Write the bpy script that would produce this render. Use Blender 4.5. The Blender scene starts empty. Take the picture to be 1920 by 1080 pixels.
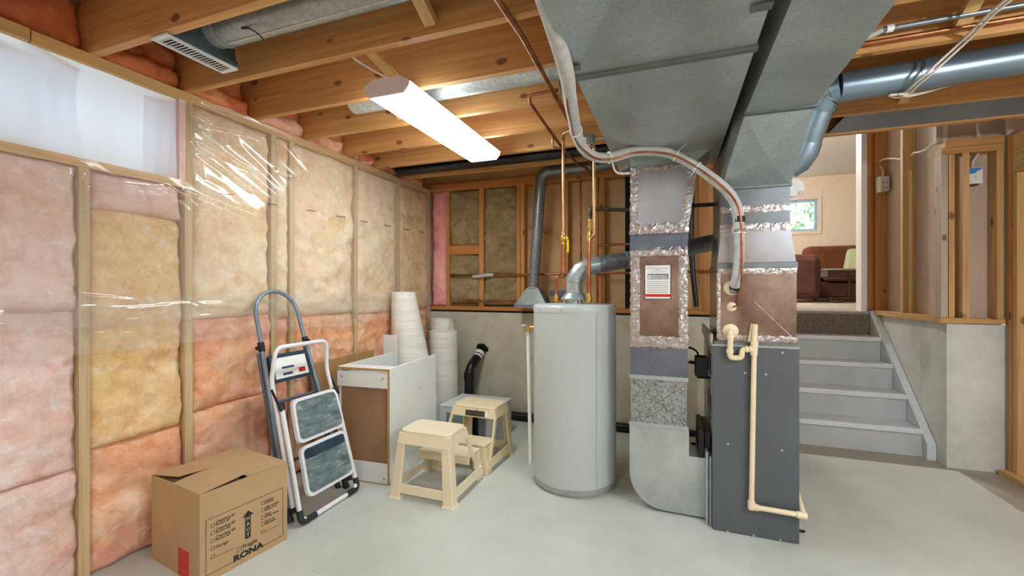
import bpy, bmesh, math, random
from mathutils import Vector, Matrix, noise
random.seed(7)
SC = bpy.context.scene
COL = SC.collection
# ---------------------------------------------------------------- camera, world, exposure
TH = math.atan(302/817)
cs, sn = math.cos(TH), math.sin(TH)
CH, FP = 1.3, 817.0
cam_d = bpy.data.cameras.new('camera'); cam = bpy.data.objects.new('camera', cam_d); COL.objects.link(cam)
cam.location = (0, 0, CH); cam.rotation_euler = (math.pi/2, 0, TH)
cam_d.sensor_width = 36; cam_d.lens = FP/1920*36; cam_d.clip_start = .02
SC.camera = cam
W = bpy.data.worlds.new('world'); SC.world = W; W.use_nodes = True
_n = W.node_tree.nodes; _bg = _n['Background']
_bg.inputs[0].default_value = (.68, .90, 1.0, 1); _bg.inputs[1].default_value = 0.95
SC.view_settings.view_transform = 'Standard'; SC.view_settings.look = 'None'
SC.view_settings.gamma = 1; SC.view_settings.use_curve_mapping = False
SC.view_settings.exposure = 1.32
LAMP_W = 10.0          # emission of the fluorescent diffusers
SC.cycles.use_denoising = True
SC.cycles.max_bounces = 8; SC.cycles.diffuse_bounces = 5; SC.cycles.transparent_max_bounces = 12
SC.cycles.sample_clamp_indirect = 6

# ---------------------------------------------------------------- pixel helpers (1920x1080 frame)
def ray(u, v):
    a = (u-960)/FP
    return Vector((-sn+cs*a, cs+sn*a, (540-v)/FP))
O = Vector((0, 0, CH))
def PX(u, v, x): d = ray(u, v); return O + d*(x/d.x)
def PY(u, v, y): d = ray(u, v); return O + d*(y/d.y)
def PZ(u, v, z): d = ray(u, v); return O + d*((z-CH)/d.z)

# ---------------------------------------------------------------- materials
class NT:
    def __init__(s, name):
        s.m = bpy.data.materials.new(name); s.m.use_nodes = True
        s.t = s.m.node_tree; s.b = s.t.nodes['Principled BSDF']; s.out = s.t.nodes['Material Output']
    def n(s, typ, **kw):
        x = s.t.nodes.new(typ)
        for k, v in kw.items():
            if k.startswith('i_'): x.inputs[int(k[2:])].default_value = v
            else: setattr(x, k, v)
        return x
    def l(s, a, b): s.t.links.new(a, b)
    def coord(s, scale=(1, 1, 1), rnd=True, world=False):
        if world: co = s.n('ShaderNodeNewGeometry').outputs['Position']
        else: co = s.n('ShaderNodeTexCoord').outputs['Object']
        if rnd:
            oi = s.n('ShaderNodeObjectInfo')
            ml = s.n('ShaderNodeMath', operation='MULTIPLY'); ml.inputs[1].default_value = 37.0
            s.l(oi.outputs['Random'], ml.inputs[0])
            ad = s.n('ShaderNodeVectorMath', operation='ADD'); s.l(co, ad.inputs[0]); s.l(ml.outputs[0], ad.inputs[1]); co = ad.outputs[0]
        mp = s.n('ShaderNodeMapping'); mp.inputs['Scale'].default_value = scale; s.l(co, mp.inputs['Vector'])
        return mp.outputs[0]
    def noise(s, co, scale, detail=3, rough=.55, dist=0):
        x = s.n('ShaderNodeTexNoise'); x.inputs['Scale'].default_value = scale; x.inputs['Detail'].default_value = detail
        x.inputs['Roughness'].default_value = rough; x.inputs['Distortion'].default_value = dist
        s.l(co, x.inputs['Vector']); return x.outputs['Fac']
    def ramp(s, fac, stops, interp='LINEAR'):
        r = s.n('ShaderNodeValToRGB'); r.color_ramp.interpolation = interp
        e = r.color_ramp.elements
        while len(e) < len(stops): e.new(.5)
        for k, (p, c) in enumerate(stops):
            e[k].position = p; e[k].color = (*c, 1) if len(c) == 3 else c
        s.l(fac, r.inputs[0]); return r.outputs[0]
    def mix(s, f, a, b, mode='MIX'):
        x = s.n('ShaderNodeMix', data_type='RGBA', blend_type=mode)
        for sock, v in ((x.inputs[0], f), (x.inputs[6], a), (x.inputs[7], b)):
            if hasattr(v, 'links') or isinstance(v, bpy.types.NodeSocket): s.l(v, sock)
            elif isinstance(v, (int, float)): sock.default_value = v
            else: sock.default_value = (*v, 1)
        return x.outputs[2]
    def bump(s, h, strength, dist=.01):
        x = s.n('ShaderNodeBump'); x.inputs['Strength'].default_value = strength; x.inputs['Distance'].default_value = dist
        s.l(h, x.inputs['Height']); s.l(x.outputs[0], s.b.inputs['Normal'])
    def col(s, c):
        if isinstance(c, bpy.types.NodeSocket): s.l(c, s.b.inputs['Base Color'])
        else: s.b.inputs['Base Color'].default_value = (*c, 1)
    def set(s, **kw):
        for k, v in kw.items(): s.b.inputs[k.replace('_', ' ')].default_value = v
        return s

def hx(r, g, b):
    f = lambda c: (c/255/12.92) if c/255 <= .04045 else ((c/255+.055)/1.055)**2.4
    return (f(r), f(g), f(b))

def plain(name, c, rough=.5, metal=0, var=.08, scale=12, bump=0):
    t = NT(name); co = t.coord()
    f = t.noise(co, scale)
    lo = tuple(x*(1-var*2) for x in c); hi = tuple(min(1, x*(1+var)) for x in c)
    t.col(t.ramp(f, [(.3, lo), (.7, hi)])); t.set(Roughness=rough, Metallic=metal)
    if bump: t.bump(f, bump)
    return t.m
def emit(name, c, st):
    t = NT(name); t.col(c); t.b.inputs['Emission Color'].default_value = (*c, 1); t.b.inputs['Emission Strength'].default_value = st
    t.set(Roughness=.4); return t.m
def wood(name, c1, c2, axis, knots=True, dark=(.16, .07, .025), grey=0):
    t = NT(name)
    sc = [9, 9, 9]; sc[axis] = .55
    co = t.coord(tuple(sc))
    f = t.noise(co, 1.6, 4, .6, 1.2)
    c = t.ramp(f, [(.25, c1), (.75, c2)])
    sc2 = [70, 70, 70]; sc2[axis] = 1.5
    g = t.noise(t.coord(tuple(sc2)), 1.0, 2)
    c = t.mix(.35, c, t.ramp(g, [(.35, (.45, .4, .35)), (.65, (1, 1, 1))]), 'MULTIPLY')
    oi = t.n('ShaderNodeObjectInfo')
    c = t.mix(.35, c, t.ramp(oi.outputs['Random'], [(0, (.72, .62, .5)), (1, (1, 1, 1))]), 'MULTIPLY')
    if knots:
        sk = [7.5, 7.5, 7.5]; sk[axis] = 4.2
        vo = t.n('ShaderNodeTexVoronoi'); vo.inputs['Scale'].default_value = 1.0; t.l(t.coord(tuple(sk)), vo.inputs['Vector'])
        k = t.ramp(vo.outputs['Distance'], [(.10, (.9, .9, .9)), (.15, (0, 0, 0))])
        c = t.mix(k, c, dark)
    t.col(c); t.set(Roughness=.62); t.bump(g, .12, .004)
    return t.m
def insul(name, stops, fine=.3, white=None, tint=None):
    t = NT(name); co = t.coord()
    f = t.noise(co, 4.5, 8, .68, .6)
    c = t.ramp(f, stops)
    if tint:
        c = t.mix(t.ramp(t.noise(t.coord(), 2.6, 5, .6), [(.48, (0, 0, 0)), (.62, (.75, .75, .75))]), c, tint)
    if white: c = t.mix(t.ramp(t.noise(co, 7.5, 7, .7, 1.1), [(.52, (0, 0, 0)), (.68, (.7, .7, .7))]), c, white)
    g = t.noise(co, 13, 8, .72, .9)
    c = t.mix(fine, c, t.ramp(g, [(.30, (.62, .42, .32)), (.52, (1, 1, 1))]), 'MULTIPLY')
    t.col(c); t.set(Roughness=1); t.b.inputs['Specular IOR Level'].default_value = .1
    t.bump(g, .55, .03)
    return t.m
def galv(name, lo, hi, rough=.38, spangle=70, mix=.5, metal=.85, fleck=.0):
    t = NT(name); co = t.coord(rnd=False)
    vo = t.n('ShaderNodeTexVoronoi'); vo.inputs['Scale'].default_value = spangle; t.l(co, vo.inputs['Vector'])
    sp = t.n('ShaderNodeSeparateColor'); t.l(vo.outputs['Color'], sp.inputs[0])
    big = t.noise(co, 4, 4, .6)
    c = t.mix(mix, t.ramp(sp.outputs[0], [(.1, lo), (.9, hi)]), t.ramp(big, [(.3, lo), (.7, hi)]))
    if fleck:
        c = t.mix(t.ramp(t.noise(co, 150, 3, .6, .3), [(.54, (0, 0, 0)), (.68, (fleck,)*3)]), c, tuple(x*.45 for x in lo))
    t.col(c); t.set(Metallic=metal)
    r = t.ramp(big, [(.3, (rough-.04,)*3), (.7, (rough+.06,)*3)]); t.l(r, t.b.inputs['Roughness'])
    return t.m

M = {}
JX = hx(216, 158, 98); JY = hx(186, 118, 60)
M['joist'] = wood('joist_wood', hx(206, 146, 84), hx(234, 184, 122), 0)
M['wood_z'] = wood('stud_wood', hx(200, 134, 70), hx(224, 166, 100), 2)
M['wood_x'] = wood('plate_wood', hx(186, 116, 52), hx(214, 150, 82), 0)
M['wood_y'] = wood('plate_wood_length', hx(206, 160, 96), hx(224, 182, 118), 1)
M['pale_z'] = wood('pale_stud_wood', hx(200, 150, 88), hx(226, 188, 130), 2)
M['pale_y'] = wood('pale_plate_wood', hx(204, 160, 100), hx(226, 190, 134), 1)
M['pale_x'] = wood('pale_plate_wood_cross', hx(196, 142, 82), hx(218, 172, 112), 0)
M['wash_z'] = wood('whitewashed_stud', hx(176, 160, 140), hx(214, 200, 180), 2)
M['stud_l'] = wood('wall_stud_wood', hx(206, 178, 136), hx(222, 196, 156), 2, knots=False)
M['osb'] = plain('subfloor_board', hx(168, 112, 62), .8, var=.2, scale=20)
M['pink'] = insul('pink_fibreglass', [(.3, hx(232, 176, 166)), (.5, hx(244, 210, 198)), (.7, hx(250, 230, 222))], .4, hx(250, 242, 238), hx(238, 190, 166))
M['cream'] = insul('cream_fibreglass', [(.3, hx(236, 188, 132)), (.5, hx(248, 222, 182)), (.7, hx(252, 236, 212))], .35, hx(252, 244, 232), hx(246, 212, 178))
M['tan'] = insul('tan_fibreglass', [(.3, hx(226, 166, 100)), (.5, hx(242, 202, 150)), (.7, hx(250, 224, 186))], .45, hx(250, 238, 220), hx(238, 204, 140))
M['peach'] = insul('peach_fibreglass', [(.3, hx(228, 140, 92)), (.5, hx(244, 184, 142)), (.7, hx(250, 208, 178))], .45, hx(250, 226, 206), hx(242, 176, 156))
M['rimpink'] = insul('orange_pink_fibreglass', [(.25, hx(206, 102, 60)), (.5, hx(226, 134, 88)), (.75, hx(240, 168, 122))])
M['hotpink'] = insul('bright_pink_fibreglass', [(.25, hx(226, 128, 132)), (.5, hx(242, 166, 164)), (.75, hx(250, 200, 194))])
M['rock'] = insul('mineral_wool', [(.2, hx(126, 106, 70)), (.5, hx(160, 140, 102)), (.8, hx(186, 168, 132))], .6)
M['dry'] = plain('drywall_back_paper', hx(214, 176, 128), .9, var=.08, scale=3)
M['dry_grey'] = plain('grey_drywall_paper', hx(198, 178, 158), .9, var=.06, scale=3)
M['paint_wall'] = plain('cream_wall_paint', hx(244, 230, 212), .8, var=.02)
M['white_ceiling'] = plain('white_ceiling_paint', hx(238, 236, 232), .85, var=.02)
M['white_trim'] = plain('white_trim_paint', hx(232, 232, 236), .4, var=.02)
M['galv'] = galv('galvanised_steel', hx(168, 172, 172), hx(212, 216, 214), .42, 90, .5, .6)
M['galv_plain'] = galv('galvanised_sheet', hx(160, 170, 172), hx(192, 202, 202), .36, 160, .7, .6, .42)
M['galv_mid'] = galv('grey_plenum_sheet', hx(112, 118, 126), hx(146, 152, 158), .34, 180, .7, .65)
M['galv_silver'] = galv('bright_galvanised_sheet', hx(166, 168, 178), hx(196, 198, 206), .3, 220, .8, .75)
M['panned'] = galv('panned_joist_sheet', hx(110, 126, 142), hx(140, 156, 170), .4, 160, .7, .35)
M['galv_warm'] = galv('smooth_galvanised_sheet', hx(118, 104, 110), hx(196, 186, 192), .2, 220, .9, .9)
M['galv_flat'] = galv('dull_galvanised_sheet', hx(164, 172, 172), hx(206, 212, 210), .36, 120, .85, .6)
M['spangle'] = galv('spangled_steel', hx(112, 118, 120), hx(186, 192, 192), .36, 130, .2, .7)
M['galv_blue'] = galv('blue_grey_sheet', hx(92, 98, 112), hx(122, 128, 142), .4, 120, .7, .5)
M['pipe_galv'] = galv('galvanised_pipe', hx(144, 156, 158), hx(182, 192, 194), .34, 60, .5, .6)
M['pipe_dark'] = galv('dark_galvanised_pipe', hx(112, 120, 126), hx(150, 156, 162), .36, 60, .5, .6)
M['pipe_blue'] = galv('smooth_steel_pipe', hx(126, 148, 164), hx(138, 158, 174), .32, 150, .9, .7)
def foil():
    t = NT('foil_tape'); co = t.coord(rnd=False)
    f = t.noise(co, 30, 4, .6, 1.5)
    t.col((.50, .475, .49)); t.set(Metallic=1, Roughness=.24); t.bump(f, .6, .01); return t.m
M['foil'] = foil()
M['boot_teal'] = galv('aged_boot_sheet', hx(70, 88, 92), hx(104, 122, 126), .4, 120, .7, .6)
M['dull_foil'] = plain('dull_duct_seam', hx(130, 134, 132), .5, .8)
M['furnace'] = plain('grey_cabinet_paint', hx(92, 97, 104), .42, .25, var=.05, scale=3)
M['furn_side'] = plain('pale_cabinet_paint', hx(196, 198, 190), .5, var=.05)
M['tank'] = plain('tank_enamel', hx(188, 193, 193), .27, var=.015, scale=3)
M['tank_rim'] = plain('tank_rim_metal', hx(176, 178, 172), .4, .6)
M['pvc_cream'] = plain('cream_plastic_pipe', hx(238, 220, 186), .4, var=.04)
M['white_plastic'] = plain('white_plastic', hx(236, 236, 232), .4, var=.02)
M['grey_box'] = plain('grey_box_metal', hx(206, 210, 212), .5, var=.02)
M['foam'] = plain('foam_line_wrap', hx(196, 194, 192), .8, var=.08, scale=30, bump=.2)
M['copper'] = plain('copper', hx(178, 112, 76), .36, .8, var=.25, scale=14)
M['copper_dull'] = plain('weathered_copper', hx(168, 104, 66), .42, .75, var=.25, scale=14)
M['copper_bright'] = plain('bright_copper', hx(196, 156, 112), .34, .75, var=.15)
M['brass'] = plain('brass', hx(206, 168, 92), .3, .9)
M['yellow'] = plain('yellow_handle', hx(236, 200, 30), .4)
M['iron'] = plain('black_iron', hx(84, 72, 64), .5, .5)
M['abs'] = plain('black_plastic_pipe', hx(18, 20, 24), .3)
M['black'] = plain('black_rubber', hx(22, 24, 28), .5)
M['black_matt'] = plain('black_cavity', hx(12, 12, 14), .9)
M['cable'] = plain('white_cable', hx(226, 216, 204), .5)
M['card'] = plain('corrugated_board', hx(190, 156, 116), .85, var=.04, scale=5)
M['card_in'] = plain('corrugated_board_inside', hx(150, 118, 84), .9)
M['ink'] = plain('black_ink', hx(34, 40, 36), .7, var=0)
M['red_tape'] = plain('red_tape', hx(206, 26, 16), .35, var=.2, scale=40)
M['white_lam'] = plain('white_laminate', hx(230, 231, 230), .35, var=.015)
M['mdf'] = plain('fibreboard', hx(154, 118, 86), .75, var=.08, scale=6)
M['mdf_edge'] = plain('raw_board_edge', hx(190, 148, 96), .8, var=.15, scale=60)
M['card_panel'] = plain('brown_board', hx(166, 128, 82), .8, var=.06)
M['underlay'] = None
M['stool'] = plain('beige_plastic', hx(236, 220, 190), .38, var=.02, scale=4)
def scuffed():
    t = NT('scuffed_beige_plastic'); co = t.coord(rnd=False)
    f = t.noise(co, 22, 5, .7, .6)
    t.col(t.mix(t.ramp(f, [(.62, (0, 0, 0)), (.68, (1, 1, 1))]), hx(230, 212, 174), hx(120, 98, 70))); t.set(Roughness=.45); return t.m
M['stool_worn'] = scuffed()
M['ladder_grey'] = plain('grey_enamel_tube', hx(126, 144, 158), .3, .2)
M['ladder_blue'] = plain('dark_grey_tube', hx(96, 104, 126), .35, .2)
M['ladder_white'] = plain('white_enamel_tube', hx(232, 230, 234), .3, var=.02)
def tread():
    t = NT('dusty_rubber_tread'); co = t.coord((1, 1, 1), False)
    f = t.noise(t.coord((1, 1, 3), False), 9, 6, .7, .5)
    t.col(t.ramp(f, [(.3, hx(56, 72, 80)), (.55, hx(116, 130, 132)), (.75, hx(178, 186, 182))]))
    t.set(Roughness=.6); t.bump(t.noise(co, 140, 2), .2, .003); return t.m
M['tread'] = tread()
M['boot'] = plain('black_plastic_boot', hx(32, 42, 46), .45)
M['tread_dark'] = plain('dark_rubber_tread', hx(38, 58, 76), .55, var=.3)
M['paper'] = plain('paper_label', hx(236, 236, 232), .6, var=.02)
M['blue_ink'] = plain('blue_print', hx(40, 70, 110), .6)
M['blue_card'] = plain('blue_card_print', hx(60, 140, 206), .5)
M['navy'] = plain('navy_print', hx(30, 44, 90), .5, var=0)
M['red_print'] = plain('red_print', hx(200, 40, 30), .5, var=0)
M['grey_print'] = plain('grey_print', hx(120, 124, 132), .6, var=0)
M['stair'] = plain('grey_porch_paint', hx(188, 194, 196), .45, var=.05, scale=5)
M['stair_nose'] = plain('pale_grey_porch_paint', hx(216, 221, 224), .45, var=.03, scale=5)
M['sofa'] = plain('brown_suede', hx(118, 66, 36), .8, var=.18, scale=6)
M['sofa_dark'] = plain('dark_brown_suede', hx(82, 46, 34), .8, var=.15, scale=6)
M['pillow'] = plain('sage_green_fabric', hx(190, 204, 160), .85, var=.06)
M['table_wood'] = plain('dark_stained_wood', hx(66, 34, 24), .3, var=.2)
M['leaf'] = plain('foliage', hx(176, 206, 140), .7, var=.4, scale=8)
M['bark'] = plain('bark', hx(110, 90, 70), .9)
M['lamp_white'] = plain('lamp_housing_white', hx(228, 224, 232), .45, var=.01)
M['diffuser'] = emit('lit_diffuser', (.88, .98, 1.0), LAMP_W)
M['diffuser_cool'] = emit('lit_cool_diffuser', (.72, .91, 1.0), LAMP_W*1.5)
M['globe'] = emit('fill_globe', (1, .95, .88), 120)
M['bulb'] = emit('lit_bulb', (.92, .96, 1.0), 560)
M['vent_white'] = plain('white_register', hx(226, 232, 236), .4)
def glass():
    t = NT('window_glass'); tr = t.n('ShaderNodeBsdfTransparent'); gl = t.n('ShaderNodeBsdfGlossy'); gl.inputs['Roughness'].default_value = .02
    mx = t.n('ShaderNodeMixShader'); mx.inputs[0].default_value = .06
    t.l(tr.outputs[0], mx.inputs[1]); t.l(gl.outputs[0], mx.inputs[2]); t.l(mx.outputs[0], t.out.inputs[0]); return t.m
M['glass'] = glass()
def poly():
    t = NT('clear_polythene'); co = t.coord(rnd=False)
    tr = t.n('ShaderNodeBsdfTransparent'); tr.inputs[0].default_value = (1, 1, 1, 1)
    gl = t.n('ShaderNodeBsdfGlossy'); gl.inputs['Roughness'].default_value = .12
    df = t.n('ShaderNodeBsdfDiffuse'); df.inputs[0].default_value = (.95, .93, .9, 1)
    m1 = t.n('ShaderNodeMixShader'); m1.inputs[0].default_value = .10
    t.l(tr.outputs[0], m1.inputs[1]); t.l(df.outputs[0], m1.inputs[2])
    m2 = t.n('ShaderNodeMixShader'); lw = t.n('ShaderNodeLayerWeight'); lw.inputs[0].default_value = .25
    mr = t.n('ShaderNodeMapRange'); mr.inputs[3].default_value = .06; mr.inputs[4].default_value = .30
    t.l(lw.outputs['Fresnel'], mr.inputs[0]); t.l(mr.outputs[0], m2.inputs[0])
    t.l(m1.outputs[0], m2.inputs[1]); t.l(gl.outputs[0], m2.inputs[2]); t.l(m2.outputs[0], t.out.inputs[0]); return t.m
M['poly'] = poly()
def curtain_m():
    t = NT('thin_white_cloth'); tl = t.n('ShaderNodeBsdfTranslucent'); df = t.n('ShaderNodeBsdfDiffuse')
    tl.inputs[0].default_value = (.95, .97, 1, 1); df.inputs[0].default_value = (.9, .9, .92, 1)
    mx = t.n('ShaderNodeMixShader'); mx.inputs[0].default_value = .30
    t.l(tl.outputs[0], mx.inputs[1]); t.l(df.outputs[0], mx.inputs[2]); t.l(mx.outputs[0], t.out.inputs[0]); return t.m
M['curtain'] = curtain_m()
def floor_m():
    t = NT('painted_concrete_floor'); co = t.coord(rnd=False, world=True)
    big = t.noise(co, 1.3, 6, .62); fine = t.noise(co, 26, 5, .7)
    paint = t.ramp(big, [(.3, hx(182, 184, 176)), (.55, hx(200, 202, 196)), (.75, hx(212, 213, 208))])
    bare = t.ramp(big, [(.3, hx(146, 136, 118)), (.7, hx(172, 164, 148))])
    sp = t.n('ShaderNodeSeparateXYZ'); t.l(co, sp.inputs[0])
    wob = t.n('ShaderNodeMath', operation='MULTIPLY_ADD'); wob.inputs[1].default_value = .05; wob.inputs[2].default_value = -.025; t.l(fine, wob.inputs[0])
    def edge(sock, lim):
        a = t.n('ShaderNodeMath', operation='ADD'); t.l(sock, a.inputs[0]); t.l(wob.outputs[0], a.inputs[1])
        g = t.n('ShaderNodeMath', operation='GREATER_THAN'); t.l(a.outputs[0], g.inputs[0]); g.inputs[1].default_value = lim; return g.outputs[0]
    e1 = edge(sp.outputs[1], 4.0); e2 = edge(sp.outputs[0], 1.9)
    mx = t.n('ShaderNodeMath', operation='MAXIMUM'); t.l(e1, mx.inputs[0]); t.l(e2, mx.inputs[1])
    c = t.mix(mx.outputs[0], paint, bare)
    spk = t.ramp(t.noise(co, 15, 8, .75), [(.62, (0, 0, 0)), (.72, (1, 1, 1))])
    c = t.mix(t.mix(.6, (0, 0, 0), spk, 'MIX'), c, hx(120, 118, 108))
    t.col(c); t.set(Roughness=.42); t.bump(fine, .08, .004); return t.m
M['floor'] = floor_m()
def conc_m(name, c0, c1, c2):
    t = NT(name); co = t.coord(rnd=False, world=True)
    big = t.noise(co, 2.2, 7, .66, .3)
    c = t.ramp(big, [(.28, c0), (.5, c1), (.72, c2)])
    pit = t.ramp(t.noise(co, 30, 4, .7), [(.66, (0, 0, 0)), (.70, (1, 1, 1))])
    zone = t.ramp(t.noise(co, 1.7, 2), [(.5, (0, 0, 0)), (.62, (1, 1, 1))])
    c = t.mix(t.mix(1.0, pit, zone, 'MULTIPLY'), c, hx(96, 90, 80))
    t.col(c); t.set(Roughness=.85); t.bump(t.noise(co, 40, 5), .2, .006); return t.m
M['conc'] = conc_m('poured_concrete', hx(164, 158, 138), hx(194, 188, 168), hx(214, 209, 190))
M['conc_grey'] = conc_m('grey_poured_concrete', hx(176, 178, 174), hx(206, 208, 204), hx(224, 226, 222))
def carpet_m():
    t = NT('carpet_pile'); co = t.coord(rnd=False, world=True)
    f = t.noise(co, 130, 4, .7); b = t.noise(co, 4, 3)
    c = t.ramp(f, [(.3, hx(150, 140, 128)), (.7, hx(214, 206, 196))]); t.col(c); t.set(Roughness=1); t.bump(f, .8, .02); return t.m
M['carpet'] = carpet_m()
M['carpet_dark'] = plain('taupe_carpet', hx(128, 118, 106), 1, var=.35, scale=130, bump=.6)
def roll_m():
    t = NT('foam_underlay'); co = t.coord((1, 1, 1), False)
    f = t.noise(t.coord((2, 2, 30), False), 1.5, 3)
    t.col(t.ramp(f, [(.3, hx(216, 210, 200)), (.7, hx(236, 232, 224))])); t.set(Roughness=.7); t.bump(f, .25, .006); return t.m
M['underlay'] = roll_m()

# ---------------------------------------------------------------- object helpers
ORG = {}
def finish(me, mat, smooth=None):
    if isinstance(mat, (list, tuple)):
        for m in mat: me.materials.append(m)
    else: me.materials.append(mat)
    if smooth is not None:
        me.polygons.foreach_set('use_smooth', [True]*len(me.polygons))
        if smooth: me.set_sharp_from_angle(angle=math.radians(smooth))
    me.update()
def ob(name, bm, mat, parent=None, smooth=None, bevel=0, local=False):
    """one mesh object; vertices are given in world coordinates (local=True: in the parent's own frame)"""
    bm.normal_update()
    c = Vector((0, 0, 0))
    if bm.verts:
        lo = Vector((min(v.co[i] for v in bm.verts) for i in range(3))); hi = Vector((max(v.co[i] for v in bm.verts) for i in range(3)))
        c = (lo+hi)/2
        if parent is None: c.z = lo.z
    if parent is None: base = Vector((0, 0, 0))
    elif local and parent.type == 'EMPTY': base = Vector((0, 0, 0))
    else: base = ORG.get(parent.name, Vector((0, 0, 0)))
    for v in bm.verts: v.co -= c
    me = bpy.data.meshes.new(name); bm.to_mesh(me); bm.free()
    finish(me, mat, smooth)
    o = bpy.data.objects.new(name, me); COL.objects.link(o)
    if parent is not None: o.parent = parent; o.location = c-base
    else: o.location = c
    ORG[o.name] = c.copy()
    if bevel:
        b = o.modifiers.new('bevel', 'BEVEL'); b.width = bevel; b.segments = 2; b.limit_method = 'ANGLE'
    return o
def tag(o, label, cat, group=None, kind=None):
    o['label'] = label; o['category'] = cat
    if group: o['group'] = group
    if kind: o['kind'] = kind
    return o
def thing(name, label, cat, loc, rot=(0, 0, 0), group=None):
    o = bpy.data.objects.new(name, None); COL.objects.link(o); o.empty_display_size = .05
    o.location = loc; o.rotation_euler = rot; ORG[o.name] = Vector(loc)
    return tag(o, label, cat, group)
def struct(name, bm, mat, label=None, **kw):
    o = ob(name, bm, mat, **kw); o['kind'] = 'structure'
    if label: o['label'] = label
    return o
def B(): return bmesh.new()
def box(x0, x1, y0, y1, z0, z1, bm=None, mi=0):
    bm = bm or B()
    vs = [bm.verts.new((x, y, z)) for x in (x0, x1) for y in (y0, y1) for z in (z0, z1)]
    for q in ((0, 1, 3, 2), (4, 6, 7, 5), (0, 4, 5, 1), (2, 3, 7, 6), (0, 2, 6, 4), (1, 5, 7, 3)):
        f = bm.faces.new([vs[i] for i in q]); f.material_index = mi
    return bm
def hexa(bot, top, bm=None):
    """a block from four bottom points and four top points, both counter-clockwise from above"""
    bm = bm or B()
    b = [bm.verts.new(p) for p in bot]; t = [bm.verts.new(p) for p in top]
    bm.faces.new(b[::-1]); bm.faces.new(t)
    for i in range(4): bm.faces.new((b[i], b[(i+1) % 4], t[(i+1) % 4], t[i]))
    return bm
def beam(p, q, w, h, bm=None, up=Vector((0, 0, 1))):
    bm = bm or B(); p = Vector(p); q = Vector(q); d = (q-p).normalized(); s = d.cross(up)
    if s.length < 1e-4: s = d.cross(Vector((0, 1, 0)))
    s.normalize(); n = s.cross(d)
    A = [p+s*a*w/2+n*b*h/2 for a, b in ((-1, -1), (1, -1), (1, 1), (-1, 1))]
    C = [x+(q-p) for x in A]
    return hexa(A, C, bm)
def fillet(pts, r, n=5):
    pts = [Vector(p) for p in pts]; out = [pts[0]]
    for i in range(1, len(pts)-1):
        a, b, c = pts[i-1], pts[i], pts[i+1]
        rr = min(r, (a-b).length*.48, (c-b).length*.48)
        p = b+(a-b).normalized()*rr; q = b+(c-b).normalized()*rr
        for k in range(n+1):
            t = k/n; out.append(p*(1-t)**2+b*2*t*(1-t)+q*t*t)
    out.append(pts[-1]); return out
def smoothpath(pts, n=6):
    P = [Vector(p) for p in pts]; P = [P[0]*2-P[1]]+P+[P[-1]*2-P[-2]]; out = []
    for i in range(1, len(P)-2):
        for k in range(n):
            t = k/n
            out.append(.5*((2*P[i])+(-P[i-1]+P[i+1])*t+(2*P[i-1]-5*P[i]+4*P[i+1]-P[i+2])*t*t+(-P[i-1]+3*P[i]-3*P[i+1]+P[i+2])*t**3))
    out.append(P[-2]); return out
def tube(pts, r, seg=12, bm=None, caps=True):
    bm = bm or B(); P = [Vector(p) for p in pts]; n = len(P)
    rr = r if isinstance(r, (list, tuple)) else [r]*n
    T = []
    for i in range(n):
        a = P[max(i-1, 0)]; b = P[min(i+1, n-1)]; T.append((b-a).normalized())
    u = T[0].orthogonal().normalized(); rings = []
    for i in range(n):
        u = (u-T[i]*u.dot(T[i])).normalized(); w = T[i].cross(u)
        rings.append([bm.verts.new(P[i]+(u*math.cos(2*math.pi*k/seg)+w*math.sin(2*math.pi*k/seg))*rr[i]) for k in range(seg)])
    for i in range(n-1):
        for k in range(seg): bm.faces.new((rings[i][k], rings[i][(k+1) % seg], rings[i+1][(k+1) % seg], rings[i+1][k]))
    if caps: bm.faces.new(rings[0][::-1]); bm.faces.new(rings[-1])
    return bm
def lathe(c, prof, seg=32, bm=None, caps=True):
    bm = bm or B(); c = Vector(c); rings = []
    for r, z in prof:
        rings.append([bm.verts.new(c+Vector((r*math.cos(2*math.pi*k/seg), r*math.sin(2*math.pi*k/seg), z))) for k in range(seg)])
    for i in range(len(rings)-1):
        for k in range(seg): bm.faces.new((rings[i][k], rings[i][(k+1) % seg], rings[i+1][(k+1) % seg], rings[i+1][k]))
    if caps: bm.faces.new(rings[0][::-1]); bm.faces.new(rings[-1])
    return bm
def prism(poly, y0, y1, plane='xz', bm=None):
    """extrude a polygon; plane xz extrudes along y, yz along x, xy along z"""
    bm = bm or B()
    f = {'xz': lambda a, b, t: (a, t, b), 'yz': lambda a, b, t: (t, a, b), 'xy': lambda a, b, t: (a, b, t)}[plane]
    A = [bm.verts.new(f(a, b, y0)) for a, b in poly]; C = [bm.verts.new(f(a, b, y1)) for a, b in poly]
    bm.faces.new(A); bm.faces.new(C[::-1]); n = len(A)
    for i in range(n): bm.faces.new((A[i], C[i], C[(i+1) % n], A[(i+1) % n]))
    bmesh.ops.recalc_face_normals(bm, faces=bm.faces); return bm
def disc(c, nrm, r, t, seg=16, bm=None):
    c = Vector(c); n = Vector(nrm).normalized(); return tube([c, c+n*t], r, seg, bm)
def fbm(p, oct=4): return noise.fractal(p, 1.0, 2.0, oct, noise_basis='PERLIN_ORIGINAL')
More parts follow.
